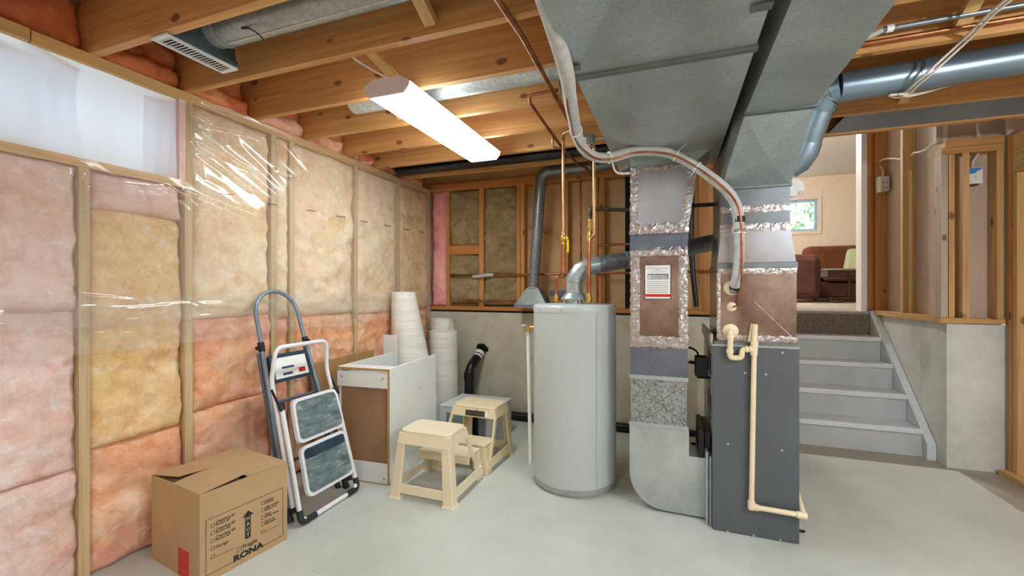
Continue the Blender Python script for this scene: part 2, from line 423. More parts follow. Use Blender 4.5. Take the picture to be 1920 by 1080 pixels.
def batt(y0, y1, z0, z1, amp=.022, seed=0, x=-2.47, depth=.10, puff=.03, step=.02, axis='x', s=1):
    """a lumpy batt; its front looks along +axis*s"""
    ny = max(6, int((y1-y0)/step)); nz = max(6, int((z1-z0)/step)); bm = B(); g = []
    for i in range(ny+1):
        row = []
        for j in range(nz+1):
            a, b = i/ny, j/nz; yy = y0+(y1-y0)*a; zz = z0+(z1-z0)*b
            p = Vector((yy*3.4+seed*7.1, zz*4.2, seed*3.3))
            dd = fbm(p)*amp+fbm(p*4)*amp*.38-abs(noise.noise(Vector((yy*5+seed, zz*9, 1.7+seed))))*amp*.7
            e = min(a, 1-a)*(y1-y0)/.035; e2 = min(b, 1-b)*(z1-z0)/.022
            rim = (1-math.exp(-e*1.6))*(1-math.exp(-e2*1.6))
            d = s*(dd+puff*rim-.004*(1-rim))
            row.append((yy, zz, d))
        g.append(row)
    def co(yy, zz, d): return (x+d, yy, zz) if axis == 'x' else (yy, x+d, zz)
    V = [[bm.verts.new(co(*q)) for q in r] for r in g]
    for i in range(ny):
        for j in range(nz): bm.faces.new((V[i][j], V[i+1][j], V[i+1][j+1], V[i][j+1]))
    bk = [[bm.verts.new(co(yy, zz, -s*depth)) for zz in (z0, z1)] for yy in (y0, y1)]
    bm.faces.new((bk[0][0], bk[0][1], bk[1][1], bk[1][0]))
    L = [V[0][j] for j in range(nz+1)]; R = [V[ny][j] for j in range(nz+1)]; Bt = [V[i][0] for i in range(ny+1)]; Tp = [V[i][nz] for i in range(ny+1)]
    bm.faces.new(L+[bk[0][1], bk[0][0]]); bm.faces.new(R[::-1]+[bk[1][0], bk[1][1]])
    bm.faces.new(Bt[::-1]+[bk[0][0], bk[1][0]]); bm.faces.new(Tp+[bk[1][1], bk[0][1]])
    bmesh.ops.recalc_face_normals(bm, faces=bm.faces)
    return bm
_cache = {}
def stick(name, parent, x0, x1, y0, y1, z0, z1, mat, bevel=0):
    """a length of lumber; equal lengths share their mesh"""
    key = (round(x1-x0, 4), round(y1-y0, 4), round(z1-z0, 4), mat.name)
    if key not in _cache:
        bm = box(-(x1-x0)/2, (x1-x0)/2, -(y1-y0)/2, (y1-y0)/2, -(z1-z0)/2, (z1-z0)/2)
        me = bpy.data.meshes.new(name); bm.to_mesh(me); bm.free(); me.materials.append(mat); _cache[key] = me
    o = bpy.data.objects.new(name, _cache[key]); COL.objects.link(o)
    c = Vector(((x0+x1)/2, (y0+y1)/2, (z0+z1)/2))
    if parent is not None: o.parent = parent; o.location = c-ORG[parent.name]
    else: o.location = c
    return o
def text_bm(s, size, mtx, extrude=.0004, align='LEFT', bold=0, sx=1):
    cu = bpy.data.curves.new('t', 'FONT'); cu.body = s; cu.size = size; cu.extrude = extrude; cu.align_x = align
    cu.offset = bold; cu.space_line = .8; cu.resolution_u = 3
    o = bpy.data.objects.new('t', cu); COL.objects.link(o)
    dg = bpy.context.evaluated_depsgraph_get(); me = bpy.data.meshes.new_from_object(o.evaluated_get(dg))
    bm = B(); bm.from_mesh(me)
    bmesh.ops.transform(bm, matrix=mtx @ Matrix.Diagonal((sx, 1, 1, 1)), verts=bm.verts)
    bpy.data.objects.remove(o); bpy.data.curves.remove(cu); bpy.data.meshes.remove(me)
    return bm
def join(bms):
    r = B()
    for b in bms:
        me = bpy.data.meshes.new('j'); b.to_mesh(me); r.from_mesh(me); bpy.data.meshes.remove(me); b.free()
    return r

# ================================================================ SETTING
LX, BY, TOPZ = -2.45, 4.10, 2.35      # stud faces of the left wall, back wall face, underside of the joists
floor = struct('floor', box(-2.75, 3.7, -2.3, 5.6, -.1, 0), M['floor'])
# ---- ceiling: subfloor board with joists and bridging
ceil = struct('ceiling', join([box(-2.7, 3.7, -2.3, 3.9, 2.585, 2.605), box(-2.7, .85, 3.9, 4.3, 2.585, 2.605)]), M['osb'])
for k in range(-8, 7):
    y = 1.21+.4*k
    stick('joist', ceil, -2.57, 3.62, y-.038, y, TOPZ, 2.585, M['joist'])
stick('rim_board', ceil, -2.62, -2.585, -2.3, 4.3, TOPZ, 2.585, M['wood_y'])
# diagonal bridging: lower end against the far joist, upper end against the near joist
for x, yf, wd, mt in ((-.93, 1.572, .05, 'pale_y'), (-1.62, 2.372, .045, 'pale_y'), (-.60, 2.372, .045, 'pale_y'), (-.35, 2.772, .04, 'pale_y'), (1.12, 2.372, .05, 'pale_y'), (1.25, 3.172, .05, 'pale_y'), (1.12, 3.572, .05, 'pale_y'), (-1.1, 3.572, .045, 'pale_y')):
    bm = beam((x, yf-.012, TOPZ+.035), (x, yf-.35, 2.56), wd, .034)
    ob('bridging', bm, M[mt], ceil)
for i, (a, b) in enumerate(((-1.25, -.75),)):
    pass
# ---- left wall
wl = struct('wall_left', join([box(-2.68, -2.62, -2.3, 4.3, 0, 1.85), box(-2.68, -2.62, -2.3, 4.3, 2.30, 2.60), box(-2.68, -2.62, 1.58, 4.3, 1.85, 2.30), box(-2.68, -2.62, -2.3, .30, 1.85, 2.30)]), M['osb'])
def lstud(y0, y1, z0=.003, z1=2.31, m='stud_l'): stick('stud', wl, LX-.09, LX, y0, y1, z0, z1, M[m])
stick('bottom_plate', wl, LX-.13, LX-.07, -2.3, 4.09, 0, .04, M['wood_y'])
stick('top_plate', wl, LX-.09, LX+.001, .985, 4.09, 2.30, TOPZ, M['wood_y'])
stick('top_plate', wl, LX-.09, LX+.008, -2.3, .978, 2.30, TOPZ, M['wood_y'])
stick('window_sill_plate', wl, LX-.09, LX+.004, .26, 1.62, 1.835, 1.873, M['stud_l'] if 0 else M['wood_y'])
for y in (-.1, .52, 1.137): lstud(y, y+.038, .003, 1.835)
lstud(1.58, 1.62)
for y in (2.115, 2.262, 2.905, 3.50, 4.05): lstud(y, y+.038)
for y in (-.75, -1.4, -2.0): lstud(y, y+.038)
# batts (upper and lower in every bay)
def lbatt(y0, y1, z0, z1, m, seed, **k): ob('insulation_batt', batt(y0, y1, z0, z1, seed=seed, **k), M[m], wl, smooth=0)
lbatt(.56, 1.135, .003, .50, 'pink', 1); lbatt(.56, 1.135, .50, 1.20, 'pink', 2); lbatt(.56, 1.135, 1.20, 1.835, 'pink', 3)
lbatt(1.178, 1.578, .003, .57, 'peach', 4); lbatt(1.178, 1.578, .57, 1.66, 'tan', 5, amp=.028); lbatt(1.178, 1.578, 1.66, 1.835, 'pink', 6)
lbatt(1.622, 2.113, .003, .62, 'peach', 7); lbatt(1.622, 2.113, .62, 1.13, 'peach', 8); lbatt(1.622, 2.113, 1.13, 2.30, 'cream', 9)
lbatt(2.155, 2.26, .003, 1.1, 'peach', 10); lbatt(2.155, 2.26, 1.1, 2.30, 'cream', 11)
lbatt(2.302, 2.903, .003, 1.1, 'peach', 12); lbatt(2.302, 2.903, 1.1, 2.30, 'cream', 13)
lbatt(2.945, 3.498, .003, 1.08, 'peach', 14); lbatt(2.945, 3.498, 1.08, 2.30, 'cream', 15)
lbatt(3.54, 4.048, .003, 1.08, 'peach', 16); lbatt(3.54, 4.048, 1.08, 2.30, 'tan', 17)
lbatt(-.06, .518, .003, 1.835, 'pink', 18, step=.05); lbatt(-.71, -.102, .003, 2.3, 'pink', 19, step=.05)
lbatt(-1.36, -.752, .003, 2.3, 'cream', 20, step=.05); lbatt(-2.26, -1.402, .003, 2.3, 'cream', 21, step=.05)
# rim insulation between the joist ends
for k in range(-4, 7):
    y = 1.21+.4*k
    ob('rim_insulation', batt(y+.002, y+.36, TOPZ-.005, 2.583, seed=30+k, x=-2.50, amp=.05, puff=.05, step=.025), M['rimpink'], wl, smooth=0)
    if k >= 0: ob('rim_insulation', batt(y+.01, y+.35, TOPZ+.002, TOPZ+.09, seed=50+k, x=-2.45, amp=.05, puff=.03, step=.02), M['rimpink' if k < 2 else 'peach'], wl, smooth=0)
# ---- window_1 with its frame and panes
w1 = struct('window_1', join([box(-2.80, -2.76, .30, .34, 1.86, 2.30), box(-2.80, -2.76, 1.54, 1.58, 1.86, 2.30), box(-2.80, -2.76, .34, 1.54, 1.86, 1.90), box(-2.80, -2.76, .34, 1.54, 2.26, 2.30), box(-2.80, -2.76, .92, .96, 1.90, 2.26)]), M['white_trim'])
ob('pane', box(-2.785, -2.78, .34, .92, 1.90, 2.26), M['glass'], w1); ob('pane', box(-2.785, -2.78, .96, 1.54, 1.90, 2.26), M['glass'], w1)
ob('reveal', join([box(-2.82, -2.545, .28, 1.60, 1.83, 1.86), box(-2.82, -2.545, .28, 1.60, 2.30, 2.33), box(-2.82, -2.545, .27, .30, 1.83, 2.33), box(-2.82, -2.545, 1.58, 1.61, 1.83, 2.33)]), M['hotpink'], w1)
struct('trim_1', box(-2.545, LX+.006, 1.548, 1.580, 1.873, 2.30), plain('pale_pink_board', hx(236, 200, 190), .8), label='pale pink foam board edge beside the curtained window')
# ---- back wall
concs = join([box(-2.62, -1.17, BY, BY+.2, 0, 1.05), box(-1.166, .85, BY, BY+.2, 0, 1.05)])
wb = struct('wall_back', concs, M['conc'])
def bst(x0, x1, z0=1.11, z1=2.325, m='wood_z', y0=BY, y1=BY+.09, name='stud'): stick(name, wb, x0, x1, y0, y1, z0, z1, M[m])
stick('sill_plate', wb, -2.62, .85, BY-.01, BY+.13, 1.07, 1.11, M['wood_x'])
stick('sill_gasket', wb, -2.62, .85, BY+.01, BY+.12, 1.05, 1.07, M['black_matt'])
stick('top_plate', wb, -2.45, .85, BY, BY+.09, 2.325, 2.365, M['wood_x'])
stick('top_plate', wb, -2.45, .85, BY, BY+.09, 2.367, 2.405, M['wood_x'])
for a, b in ((-2.262, -2.224), (-1.879, -1.825), (-1.468, -1.43), (-1.425, -1.385), (-1.02, -.945), (-.685, -.60), (.21, .29), (.60, .64), (.81, .85)): bst(a, b)
stick('dark_gap_strip', wb, -.415, -.34, BY+.03, BY+.098, 1.11, 2.325, M['black_matt'])  # black strip standing in for the shaded gap between drywall edges
stick('blocking', wb, -2.222, -1.881, BY, BY+.09, 1.65, 1.745, M['wood_x'])
stick('drywall_panel', wb, -2.70, .85, BY+.10, BY+.113, 1.11, 2.60, M['dry'])
ob('brace_strip', beam((-1.38, BY+.085, 1.93), (-1.03, BY+.085, 1.80), .02, .04), M['pale_x'], wb)
def bbatt(x0, x1, z0, z1, m, seed, **k): ob('insulation_batt', batt(x0, x1, z0, z1, seed=seed, axis='y', s=-1, x=BY+.012, depth=.085, step=.015, **k), M[m], wb, smooth=0)
ob('insulation_batt', batt(-2.42, -2.264, 1.115, 2.325, seed=60, axis='y', s=-1, x=BY-.01, depth=.1, step=.015), M['hotpink'], wb, smooth=0)
bbatt(-2.222, -1.881, 1.747, 2.32, 'rock', 61, amp=.03, puff=.015); bbatt(-2.222, -1.881, 1.44, 1.648, 'rock', 62, amp=.03, puff=.02); bbatt(-2.222, -1.881, 1.14, 1.405, 'rock', 63, amp=.035, puff=.03)
bbatt(-1.823, -1.47, 1.44, 2.322, 'rock', 64, amp=.03, puff=.015); bbatt(-1.823, -1.47, 1.125, 1.43, 'rock', 65, amp=.03, puff=.015)
# ---- wall on the right of the stairs (runs back) and the short wall facing the room
SX = 1.86
wr = struct('wall_stair', join([box(SX, SX+.25, 4.40, 5.62, 0, 1.04), box(SX, SX+.25, 4.055, 4.396, 0, 1.04), box(SX+.25, 2.19, 4.055, 4.3, 0, 1.04)]), M['conc_grey'])
stick('sill_plate', wr, SX-.03, SX+.11, 4.06, 5.30, 1.042, 1.085, M['pale_y'])
for y in (4.70, 5.24): stick('stud', wr, SX, SX+.09, y, y+.038, 1.087, 3.3, M['wood_z' if y > 5 else 'pale_z'])
stick('stud', wr, SX-.06, SX-.022, 5.262, 5.30, 1.087, 3.3, M['wood_z'])
stick('stud', wr, SX-.02, SX+.001, 5.282, 5.30, 1.087, 3.3, M['wood_z'])
stick('drywall_panel', wr, SX+.092, SX+.105, 4.16, 5.30, 1.087, 3.4, M['dry_grey'])
stick('sill_plate', wr, SX-.04, 2.30, 4.045, 4.185, 1.045, 1.085, M['pale_x'])
stick('top_plate', wr, SX-.03, 2.175, 4.05, 4.14, 2.268, 2.313, M['pale_x'])
stick('top_plate', wr, SX-.01, 2.175, 4.05, 4.14, 2.315, 2.372, M['pale_x'])
stick('stud', wr, 1.828, 1.866, 4.052, 4.142, 1.087, 2.266, M['wash_z'])
for a, b, m in ((1.870, 1.903, 'pale_z'), (1.947, 1.985, 'pale_z'), (2.132, 2.170, 'pale_z')): stick('stud', wr, a, b, 4.05, 4.14, 1.087, 2.266, M[m])
stick('drywall_panel', wr, 1.92, 2.30, 4.15, 4.163, 1.087, 2.6, M['dry_grey'])
stick('stud', wr, 1.83, 1.868, 4.12, 4.158, 2.374, 3.3, M['wash_z'])
stick('drywall_panel', wr, 1.87, 2.45, 4.17, 4.18, 2.374, 3.0, M['white_ceiling'])
# ---- right wall: rough doorway with a jack stud, a header and a plate on the floor
wg = struct('wall_right', box(3.55, 3.65, -2.3, 4.3, 0, 2.585), M['paint_wall'])
stick('stud', wg, 2.172, 2.262, 3.93, 3.968, .04, 2.08, M['pale_z'])
stick('stud', wg, 2.172, 2.262, 3.975, 4.013, .04, 2.35, M['wood_z'])
stick('bottom_plate', wg, 2.125, 2.262, .6, 4.02, 0, .04, M['pale_y'])
stick('header', wg, 2.172, 2.262, 1.2, 3.968, 2.085, 2.34, M['wood_y'])
stick('drywall_panel', wg, 2.19, 3.55, 4.05, 4.075, 0, 2.585, M['dry_grey'])
# ---- rear wall behind the camera
wk = struct('wall_rear', box(-2.7, 3.7, -2.36, -2.3, 0, 2.6), M['dry'])
for x in (-1.9, -1.3, -.7, -.1, .5, 1.1, 1.7, 2.3, 2.9): stick('stud', wk, x, x+.038, -2.3, -2.21, 0, 2.585, M['wood_z'])
# ---- upper room beyond the stairs
UZ, FY = 1.07, 9.9
uf = struct('floor_upper', join([box(.86, 1.858, 5.19, 5.45, UZ-.03, UZ), box(-1, 6.0, 5.45, FY+.05, UZ-.03, UZ)]), M['carpet'], bevel=.012)
wfar = struct('wall_far', join([box(-1, 1.78, FY, FY+.15, UZ, 3.5), box(2.62, 6, FY, FY+.15, UZ, 3.5), box(1.78, 2.62, FY, FY+.15, UZ, 2.40), box(1.78, 2.62, FY, FY+.15, 3.02, 3.5)]), M['paint_wall'])
struct('wall_upper_left', box(-1.1, -1, 5.4, FY+.1, UZ, 3.5), M['paint_wall'])
struct('wall_upper_right', box(6, 6.1, 5.4, FY+.1, UZ, 3.5), M['paint_wall'])
struct('wall_upper_front', join([box(-1, .84, 5.31, 5.42, UZ, 3.5), box(1.815, 6, 5.31, 5.42, UZ, 3.5), box(.84, 1.815, 5.31, 5.42, 3.12, 3.5)]), M['paint_wall'])
struct('ceiling_upper', box(-1.1, 6.1, 5.3, FY+.15, 3.45, 3.55), M['white_ceiling'])
struct('ceiling_stairwell', box(.7, 3.7, 3.85, 5.32, 3.40, 3.5), M['white_ceiling'])
struct('wall_stairwell_left', join([box(.80, .86, 4.3, 5.31, 0, 3.4), box(.80, 3.7, 3.84, 3.9, 2.606, 3.4), box(3.6, 3.7, 3.9, 5.3, 2.6, 3.4)]), M['dry_grey'])
struct('trim_2', join([box(1.752, 1.798, 5.255, 5.312, UZ, 3.12), box(1.765, 1.815, 5.312, 5.43, UZ, 3.12)]), M['white_trim'], label='white door casing at the top of the grey stairs')
struct('trim_3', join([box(1.73, 2.67, FY-.018, FY, 2.34, 2.40), box(2.62, 2.67, FY-.018, FY, 2.40, 3.02), box(1.73, 1.78, FY-.018, FY, 2.40, 3.02), box(1.73, 2.67, FY-.018, FY, 3.02, 3.07)]), M['paint_wall'], label='cream casing around the small far window')
w2 = struct('window_2', join([box(1.78, 2.62, FY+.04, FY+.09, 2.40, 2.45), box(1.78, 2.62, FY+.04, FY+.09, 2.97, 3.02), box(1.78, 1.83, FY+.04, FY+.09, 2.45, 2.97), box(2.56, 2.62, FY+.02, FY+.09, 2.45, 2.97)]), plain('pale_blue_vinyl', hx(176, 206, 226), .4))
ob('pane', box(1.83, 2.56, FY+.06, FY+.066, 2.45, 2.97), M['glass'], w2)

# ---- staircase
st = thing('staircase', 'grey painted wooden staircase with carpeted top riser, behind the furnace', 'stairs', (1.35, 4.25, 0))
R = .21; ys = [4.245, 4.485, 4.735, 4.965, 5.20]
for k in range(5):
    z0 = R*k; z1 = R*(k+1)-.035 if k < 4 else UZ-.03
    if k < 4:
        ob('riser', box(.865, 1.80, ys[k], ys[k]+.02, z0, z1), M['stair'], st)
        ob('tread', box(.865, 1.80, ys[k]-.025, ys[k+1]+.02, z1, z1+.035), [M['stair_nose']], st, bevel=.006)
    else:
        ob('carpeted_riser', box(.865, 1.80, ys[k]-.005, ys[k]+.02, z0, z1+.012), M['carpet_dark'], st)['label'] = 'taupe carpeted top riser'
for x0, x1 in ((1.802, 1.857), (.862, .864)):
    poly = [(4.18, 0), (4.18, .118), (5.17, UZ+.005), (5.25, UZ+.005), (5.25, .85), (4.42, 0)]
    ob('stringer', prism(poly, x0, x1, 'yz'), M['stair_nose'], st)

# ================================================================ LAMPS
def wrap_lamp(name, label, x, y0, y1, z, dm='diffuser'):
    t = thing(name, label, 'ceiling light', (x, (y0+y1)/2, z), group=None)
    hw = .105
    dif = [(-hw-.028, .052), (-hw-.022, .03), (-hw, 0), (hw, 0), (hw+.022, .03), (hw+.028, .052)]
    ob('diffuser', prism([(x+a, z+b) for a, b in dif], y0+.012, y1-.012), M[dm], t)
    ob('housing', prism([(x-.12, z+.053), (x+.12, z+.053), (x+.07, z+.08), (x-.07, z+.08)], y0+.012, y1-.012), M['lamp_white'], t)
    cap = [(-hw-.03, .052), (-hw-.024, .028), (-hw+.004, -.003), (hw-.004, -.003), (hw+.024, .028), (hw+.03, .052), (.075, .084), (-.075, .084)]
    for a in (y0, y1-.012): ob('end_cap', prism([(x+p, z+q) for p, q in cap], a, a+.012), M['lamp_white'], t)
    return t
wrap_lamp('fluorescent_light', 'long white wraparound light fixture under the open joists', -1.34, 1.81, 3.02, 2.262)
wrap_lamp('fluorescent_light', 'added fill light behind the camera on the left', -.9, -1.5, -.28, 2.262)  # unseen fixture added as fill from behind the camera
wrap_lamp('fluorescent_light', 'white wraparound light near the right hand doorway', 1.55, -.2, 1.02, 2.262, 'diffuser_cool')
wrap_lamp('fluorescent_light', 'added fill light at the right rear of the room', 1.9, -1.7, -.48, 2.262, 'diffuser_cool')  # unseen fixture added to lift the light on the stairs and right side
ob_l = tag(ob('lamp_hanger', beam((-1.30, 1.62, 2.39), (-1.30, 1.84, 2.345), .05, .02), M['wood_y']), 'short wood strip holding up the near end of the light', 'strip')
tag(ob('lamp_cable', tube(smoothpath([(-1.32, 1.83, 2.34), (-1.37, 1.74, 2.36), (-1.40, 1.64, 2.38), (-1.36, 1.60, 2.42), (-1.30, 1.59, 2.52)]), .006, 8), M['cable'], smooth=60), 'thin white cable looping from the light into the joists', 'cable')
gl = thing('unseen_fill_lamp', 'added unseen lamp on the ceiling of the upper room', 'ceiling light', (.6, 7.4, 3.45))  # lamp added out of view to brighten the upper room
ob('base', lathe((.6, 7.4, 3.41), [(.12, 0), (.13, .04)], 24), M['lamp_white'], gl, smooth=30)
ob('shade', lathe((.6, 7.4, 3.30), [(.02, 0), (.12, .02), (.17, .07), (.15, .11)], 24), M['globe'], gl, smooth=60)

bu = thing('pull_chain_bulb', 'bare pull chain bulb hanging from a joist at the right', 'light bulb', (1.9, .9, 2.0))
ob('socket', join([lathe((1.9, .9, 2.08), [(.022, 0), (.024, .05), (.012, .06)], 16), tube([(1.9, .9, 2.13), (1.9, .9, 2.35)], .005, 8)]), M['white_plastic'], bu, smooth=40)
ob('bulb', lathe((1.9, .9, 1.98), [(.004, 0), (.024, .008), (.032, .03), (.030, .05), (.018, .08), (.014, .10)], 20), M['bulb'], bu, smooth=60)

# ================================================================ AIR DUCTS AND FURNACE
def crossbreak(c, top, bm=None):
    """a sheet panel with a shallow cross break: four corners and a raised middle"""
    bm = bm or B(); c = [Vector(p) for p in c]; m = sum(c, Vector())/4+Vector(top)
    v = [bm.verts.new(p) for p in c]; q = bm.verts.new(m)
    for i in range(4): bm.faces.new((v[i], v[(i+1) % 4], q))
    return bm
def tape(t, name, x0, x1, z0, z1, y, th=.0025, mat='foil', sl=0):
    """a strip of crinkled foil tape on a front face"""
    nx = max(2, int((x1-x0)/.012)); nz = max(2, int((z1-z0)/.012)); bm = B()
    V = []
    for i in range(nx+1):
        r = []
        for j in range(nz+1):
            x = x0+(x1-x0)*i/nx+sl*j/nz; z = z0+(z1-z0)*j/nz
            edge = i in (0, nx) or j in (0, nz)
            d = 0 if edge else abs(fbm(Vector((x*38, z*38, y*9+x0*5)), 3))*.005
            jx = random.uniform(-.004, .004) if edge and nx > 2 else 0
            r.append(bm.verts.new((x+(jx if i in (0, nx) else 0), y-th-d, z+(jx if j in (0, nz) else 0))))
        V.append(r)
    for i in range(nx):
        for j in range(nz): bm.faces.new((V[i][j], V[i+1][j], V[i+1][j+1], V[i][j+1]))
    r = bmesh.ops.extrude_face_region(bm, geom=bm.faces[:])
    for v in [e for e in r['geom'] if isinstance(e, bmesh.types.BMVert)]: v.co.y = y
    bmesh.ops.recalc_face_normals(bm, faces=bm.faces)
    return ob(name, bm, M[mat], t)
# ---- return trunk, drop and boot
rt = thing('return_duct', 'big galvanised return air duct dropping from the ceiling beside the water heater', 'duct', (-.08, 2.9, 0))
TX0, TX1, TZ = -.34, .252, 2.08
secs = [(-1.6, .30), (.30, 1.585), (1.615, 3.02)]
for a, b in secs:
    bm = box(TX0, TX1, a, b, TZ+.004, TOPZ-.005)
    crossbreak([(TX0, a, TZ+.004), (TX0, b, TZ+.004), (TX1, b, TZ+.004), (TX1, a, TZ+.004)], (0, 0, -.022), bm)
    bmesh.ops.recalc_face_normals(bm, faces=bm.faces)
    ob('trunk_section', bm, M['galv_plain'], rt)
for a in (.30, 1.585): ob('drive_cleat', box(TX0-.006, TX1+.006, a, a+.03, TZ-.008, TZ+.012), M['dull_foil'], rt, bevel=.002)
ob('hanger_strap', join([box(TX0-.004, TX0, 1.50, 1.53, TZ-.006, TOPZ), box(TX0-.004, TX0+.035, 1.50, 1.53, TZ-.009, TZ-.005)]), M['dull_foil'], rt)
ob('hanger_strap', join([box(TX1, TX1+.004, 1.35, 1.38, TZ-.006, TOPZ), box(TX1-.05, TX1+.004, 1.35, 1.38, TZ-.009, TZ-.005)]), M['dull_foil'], rt)
FYR, BKR = 2.67, 3.0
L0 = -.238
def rsec(x0a, x1a, za, x0b, x1b, zb, ya=FYR, yb=FYR, yka=BKR, ykb=BKR, m='galv_warm', name='duct_section'):
    return ob(name, hexa([(x0a, ya, za), (x1a, ya, za), (x1a, yka, za), (x0a, yka, za)], [(x0b, yb, zb), (x1b, yb, zb), (x1b, ykb, zb), (x0b, ykb, zb)]), M[m], rt)
rsec(L0+.005, .125, 2.02, L0-.01, .20, TZ, m='galv_plain', name='collar')
rsec(L0, .082, 1.64, L0, .135, 2.02, m='galv_silver')
rsec(L0-.002, .078, 1.52, L0, .082, 1.64, m='galv_blue', ya=FYR-.012)
rsec(L0, .078, .95, L0, .078, 1.52)
rsec(L0, .076, .785, L0, .078, .95, m='galv_blue')
rsec(L0+.002, .074, .51, L0+.002, .074, .765, m='spangle', name='spangled_section')
ob('cross_break', join([beam((L0+.01, FYR-.001, .755), (.07, FYR-.001, .515), .003, .003), beam((L0+.01, FYR-.001, .515), (.07, FYR-.001, .755), .003, .003)]), M['dull_foil'], rt)
for z in (.765, .487): ob('drive_cleat', box(L0-.006, .082, FYR-.008, BKR+.004, z, z+.024), M['galv_plain'], rt, bevel=.002)
pr_ = [(L0-.004, .487), (L0-.004, .22)]
for k in range(1, 11):
    a = math.pi+math.pi/2*k/10; pr_.append((L0-.004+.19+.19*math.cos(a), .22+.205*math.sin(a)))
pr_ += [(.168, .012), (.168, .345), (.085, .345), (.085, .487)]
ob('boot_elbow', prism(pr_, FYR-.005, BKR+.02), M['galv_flat'], rt)
ob('foot_strip', box(-.02, .17, FYR+.03, BKR, 0, .012), M['dull_foil'], rt)
ob('filter_rack', join([box(.168, .182, FYR-.06, BKR+.04, .0, .40), box(.186, .197, FYR-.07, BKR+.04, .0, .38)]), M['galv_plain'], rt, bevel=.002)
ob('filter_door', join([box(.135, .163, FYR-.0, BKR, .35, .50), box(.168, .195, FYR, BKR, .402, .49)]), M['black'], rt)
ob('hole_plug', lathe((.118, FYR+.22, .345), [(.016, 0), (.012, .006)], 14), M['black_matt'], rt)
# foil tape strips
for a in ((L0, L0+.045, 1.645, 2.02, 0), (.035, .083, 1.66, 2.02, .050), (L0+.03, .11, 1.985, 2.02, 0)): tape(rt, 'foil_tape', a[0], a[1], a[2], a[3], FYR, sl=a[4])
tape(rt, 'foil_tape', L0-.004, .085, 1.615, 1.675, FYR-.008)
tape(rt, 'foil_tape', L0, .08, 1.485, 1.535, FYR-.008)
tape(rt, 'foil_tape', L0, L0+.055, 1.0, 1.485, FYR); tape(rt, 'foil_tape', .03, .079, 1.0, 1.485, FYR)
tape(rt, 'foil_tape', L0-.003, .081, .955, 1.02, FYR-.004)
# ---- service card stuck on the return duct
p0 = PY(1208, 561, FYR-.004); p1 = PY(1258.5, 496, FYR-.004)
sl = thing('service_card', 'white service record card with red band on the return duct', 'card', ((p0.x+p1.x)/2, FYR-.004, p0.z))
x0, x1, z0, z1 = p0.x, p1.x, p0.z, p1.z; wv, hv = x1-x0, z1-z0; yy = FYR-.004
ob('border', box(x0, x1, yy, yy+.002, z0, z1), M['navy'], sl)
ob('card', box(x0+wv*.035, x1-wv*.03, yy-.001, yy+.0015, z0+hv*.02, z1-hv*.015), M['paper'], sl)
ob('red_band', box(x0+wv*.0, x1-wv*.02, yy-.0016, yy, z0+hv*.07, z0+hv*.15), M['red_print'], sl)
bm = box(x0+wv*.13, x0+wv*.89, yy-.0015, yy, z0+hv*.58, z0+hv*.735)
ob('table_block', bm, M['navy'], sl)
cells = B()
for i in range(11):
    xa = x0+wv*(.15 + (.10 if i else 0) + max(0, i-1)*.0625); xb = xa+wv*(.085 if i == 0 else .04)
    for j in range(4): box(xa, xb, yy-.002, yy-.0012, z0+hv*(.59+.032*j), z0+hv*(.615+.032*j), cells)
ob('table_cells', cells, M['paper'], sl)
ln = B()
for i in range(7): box(x0+wv*.1, x0+wv*.88, yy-.0018, yy-.0008, z0+hv*(.51-.053*i)-.0012, z0+hv*(.51-.053*i)+.0012, ln)
for i, (a, b) in enumerate(((.08, .35), (.1, .92), (.35, .68), (.18, .82))): box(x0+wv*a, x0+wv*b, yy-.0018, yy-.0008, z0+hv*(.945-.05*i)-.001, z0+hv*(.945-.05*i)+.001, ln)
ob('printed_lines', ln, M['grey_print'], sl)
# ---- supply trunk, elbow, plenum and coil box
sp = thing('supply_duct', 'galvanised supply air duct and coil box on top of the grey furnace', 'duct', (.4, 2.9, 1.0))
SX0, SX1 = .302, .570; YB = 2.19
for a, b in ((-1.6, .9), (.9, YB)):
    bm = box(SX0, SX1, a, b, TZ, TOPZ-.005)
    ob('trunk_section', bm, M['galv_plain'], sp)
ob('drive_cleat', box(SX0-.005, SX1+.005, YB-.012, YB+.012, TZ-.010, TZ+.006), M['dull_foil'], sp)
PF, PB = 2.60, 3.10
bm = B()
A = [(SX0, YB+.01, TZ), (SX1, YB+.01, TZ), (.566, PF, 1.83), (.243, PF, 1.83)]
m = sum((Vector(p) for p in A), Vector())/4+Vector((0, -.006, -.012))
v = [bm.verts.new(p) for p in A]; q = bm.verts.new(m)
for i in range(4): bm.faces.new((v[i], v[(i+1) % 4], q))
tp = [bm.verts.new(p) for p in ((SX0, YB+.01, TOPZ-.005), (SX1, YB+.01, TOPZ-.005), (.566, PB, TOPZ-.005), (.243, PB, TOPZ-.005))]
bk = [bm.verts.new(p) for p in ((.566, PB, 1.83), (.243, PB, 1.83))]
bm.faces.new(tp); bm.faces.new((v[0], tp[0], tp[3], bk[1], v[3])); bm.faces.new((v[1], v[2], bk[0], tp[2], tp[1])); bm.faces.new((bk[0], bk[1], tp[3], tp[2])); bm.faces.new((v[2], v[3], bk[1], bk[0])); bm.faces.new((v[0], v[1], tp[1], tp[0]))
bmesh.ops.recalc_face_normals(bm, faces=bm.faces)
ob('sloping_elbow', bm, M['galv_plain'], sp)
ob('seam', box(.236, .572, PF-.012, PF+.01, 1.826, 1.842), M['dull_foil'], sp)
def ssec(x0a, x1a, za, x0b, x1b, zb, m='galv_warm', ya=PF, yb=PF, name='plenum_section'):
    return ob(name, hexa([(x0a, ya, za), (x1a, ya, za), (x1a, PB, za), (x0a, PB, za)], [(x0b, yb, zb), (x1b, yb, zb), (x1b, PB, zb), (x0b, PB, zb)]), M[m], sp)
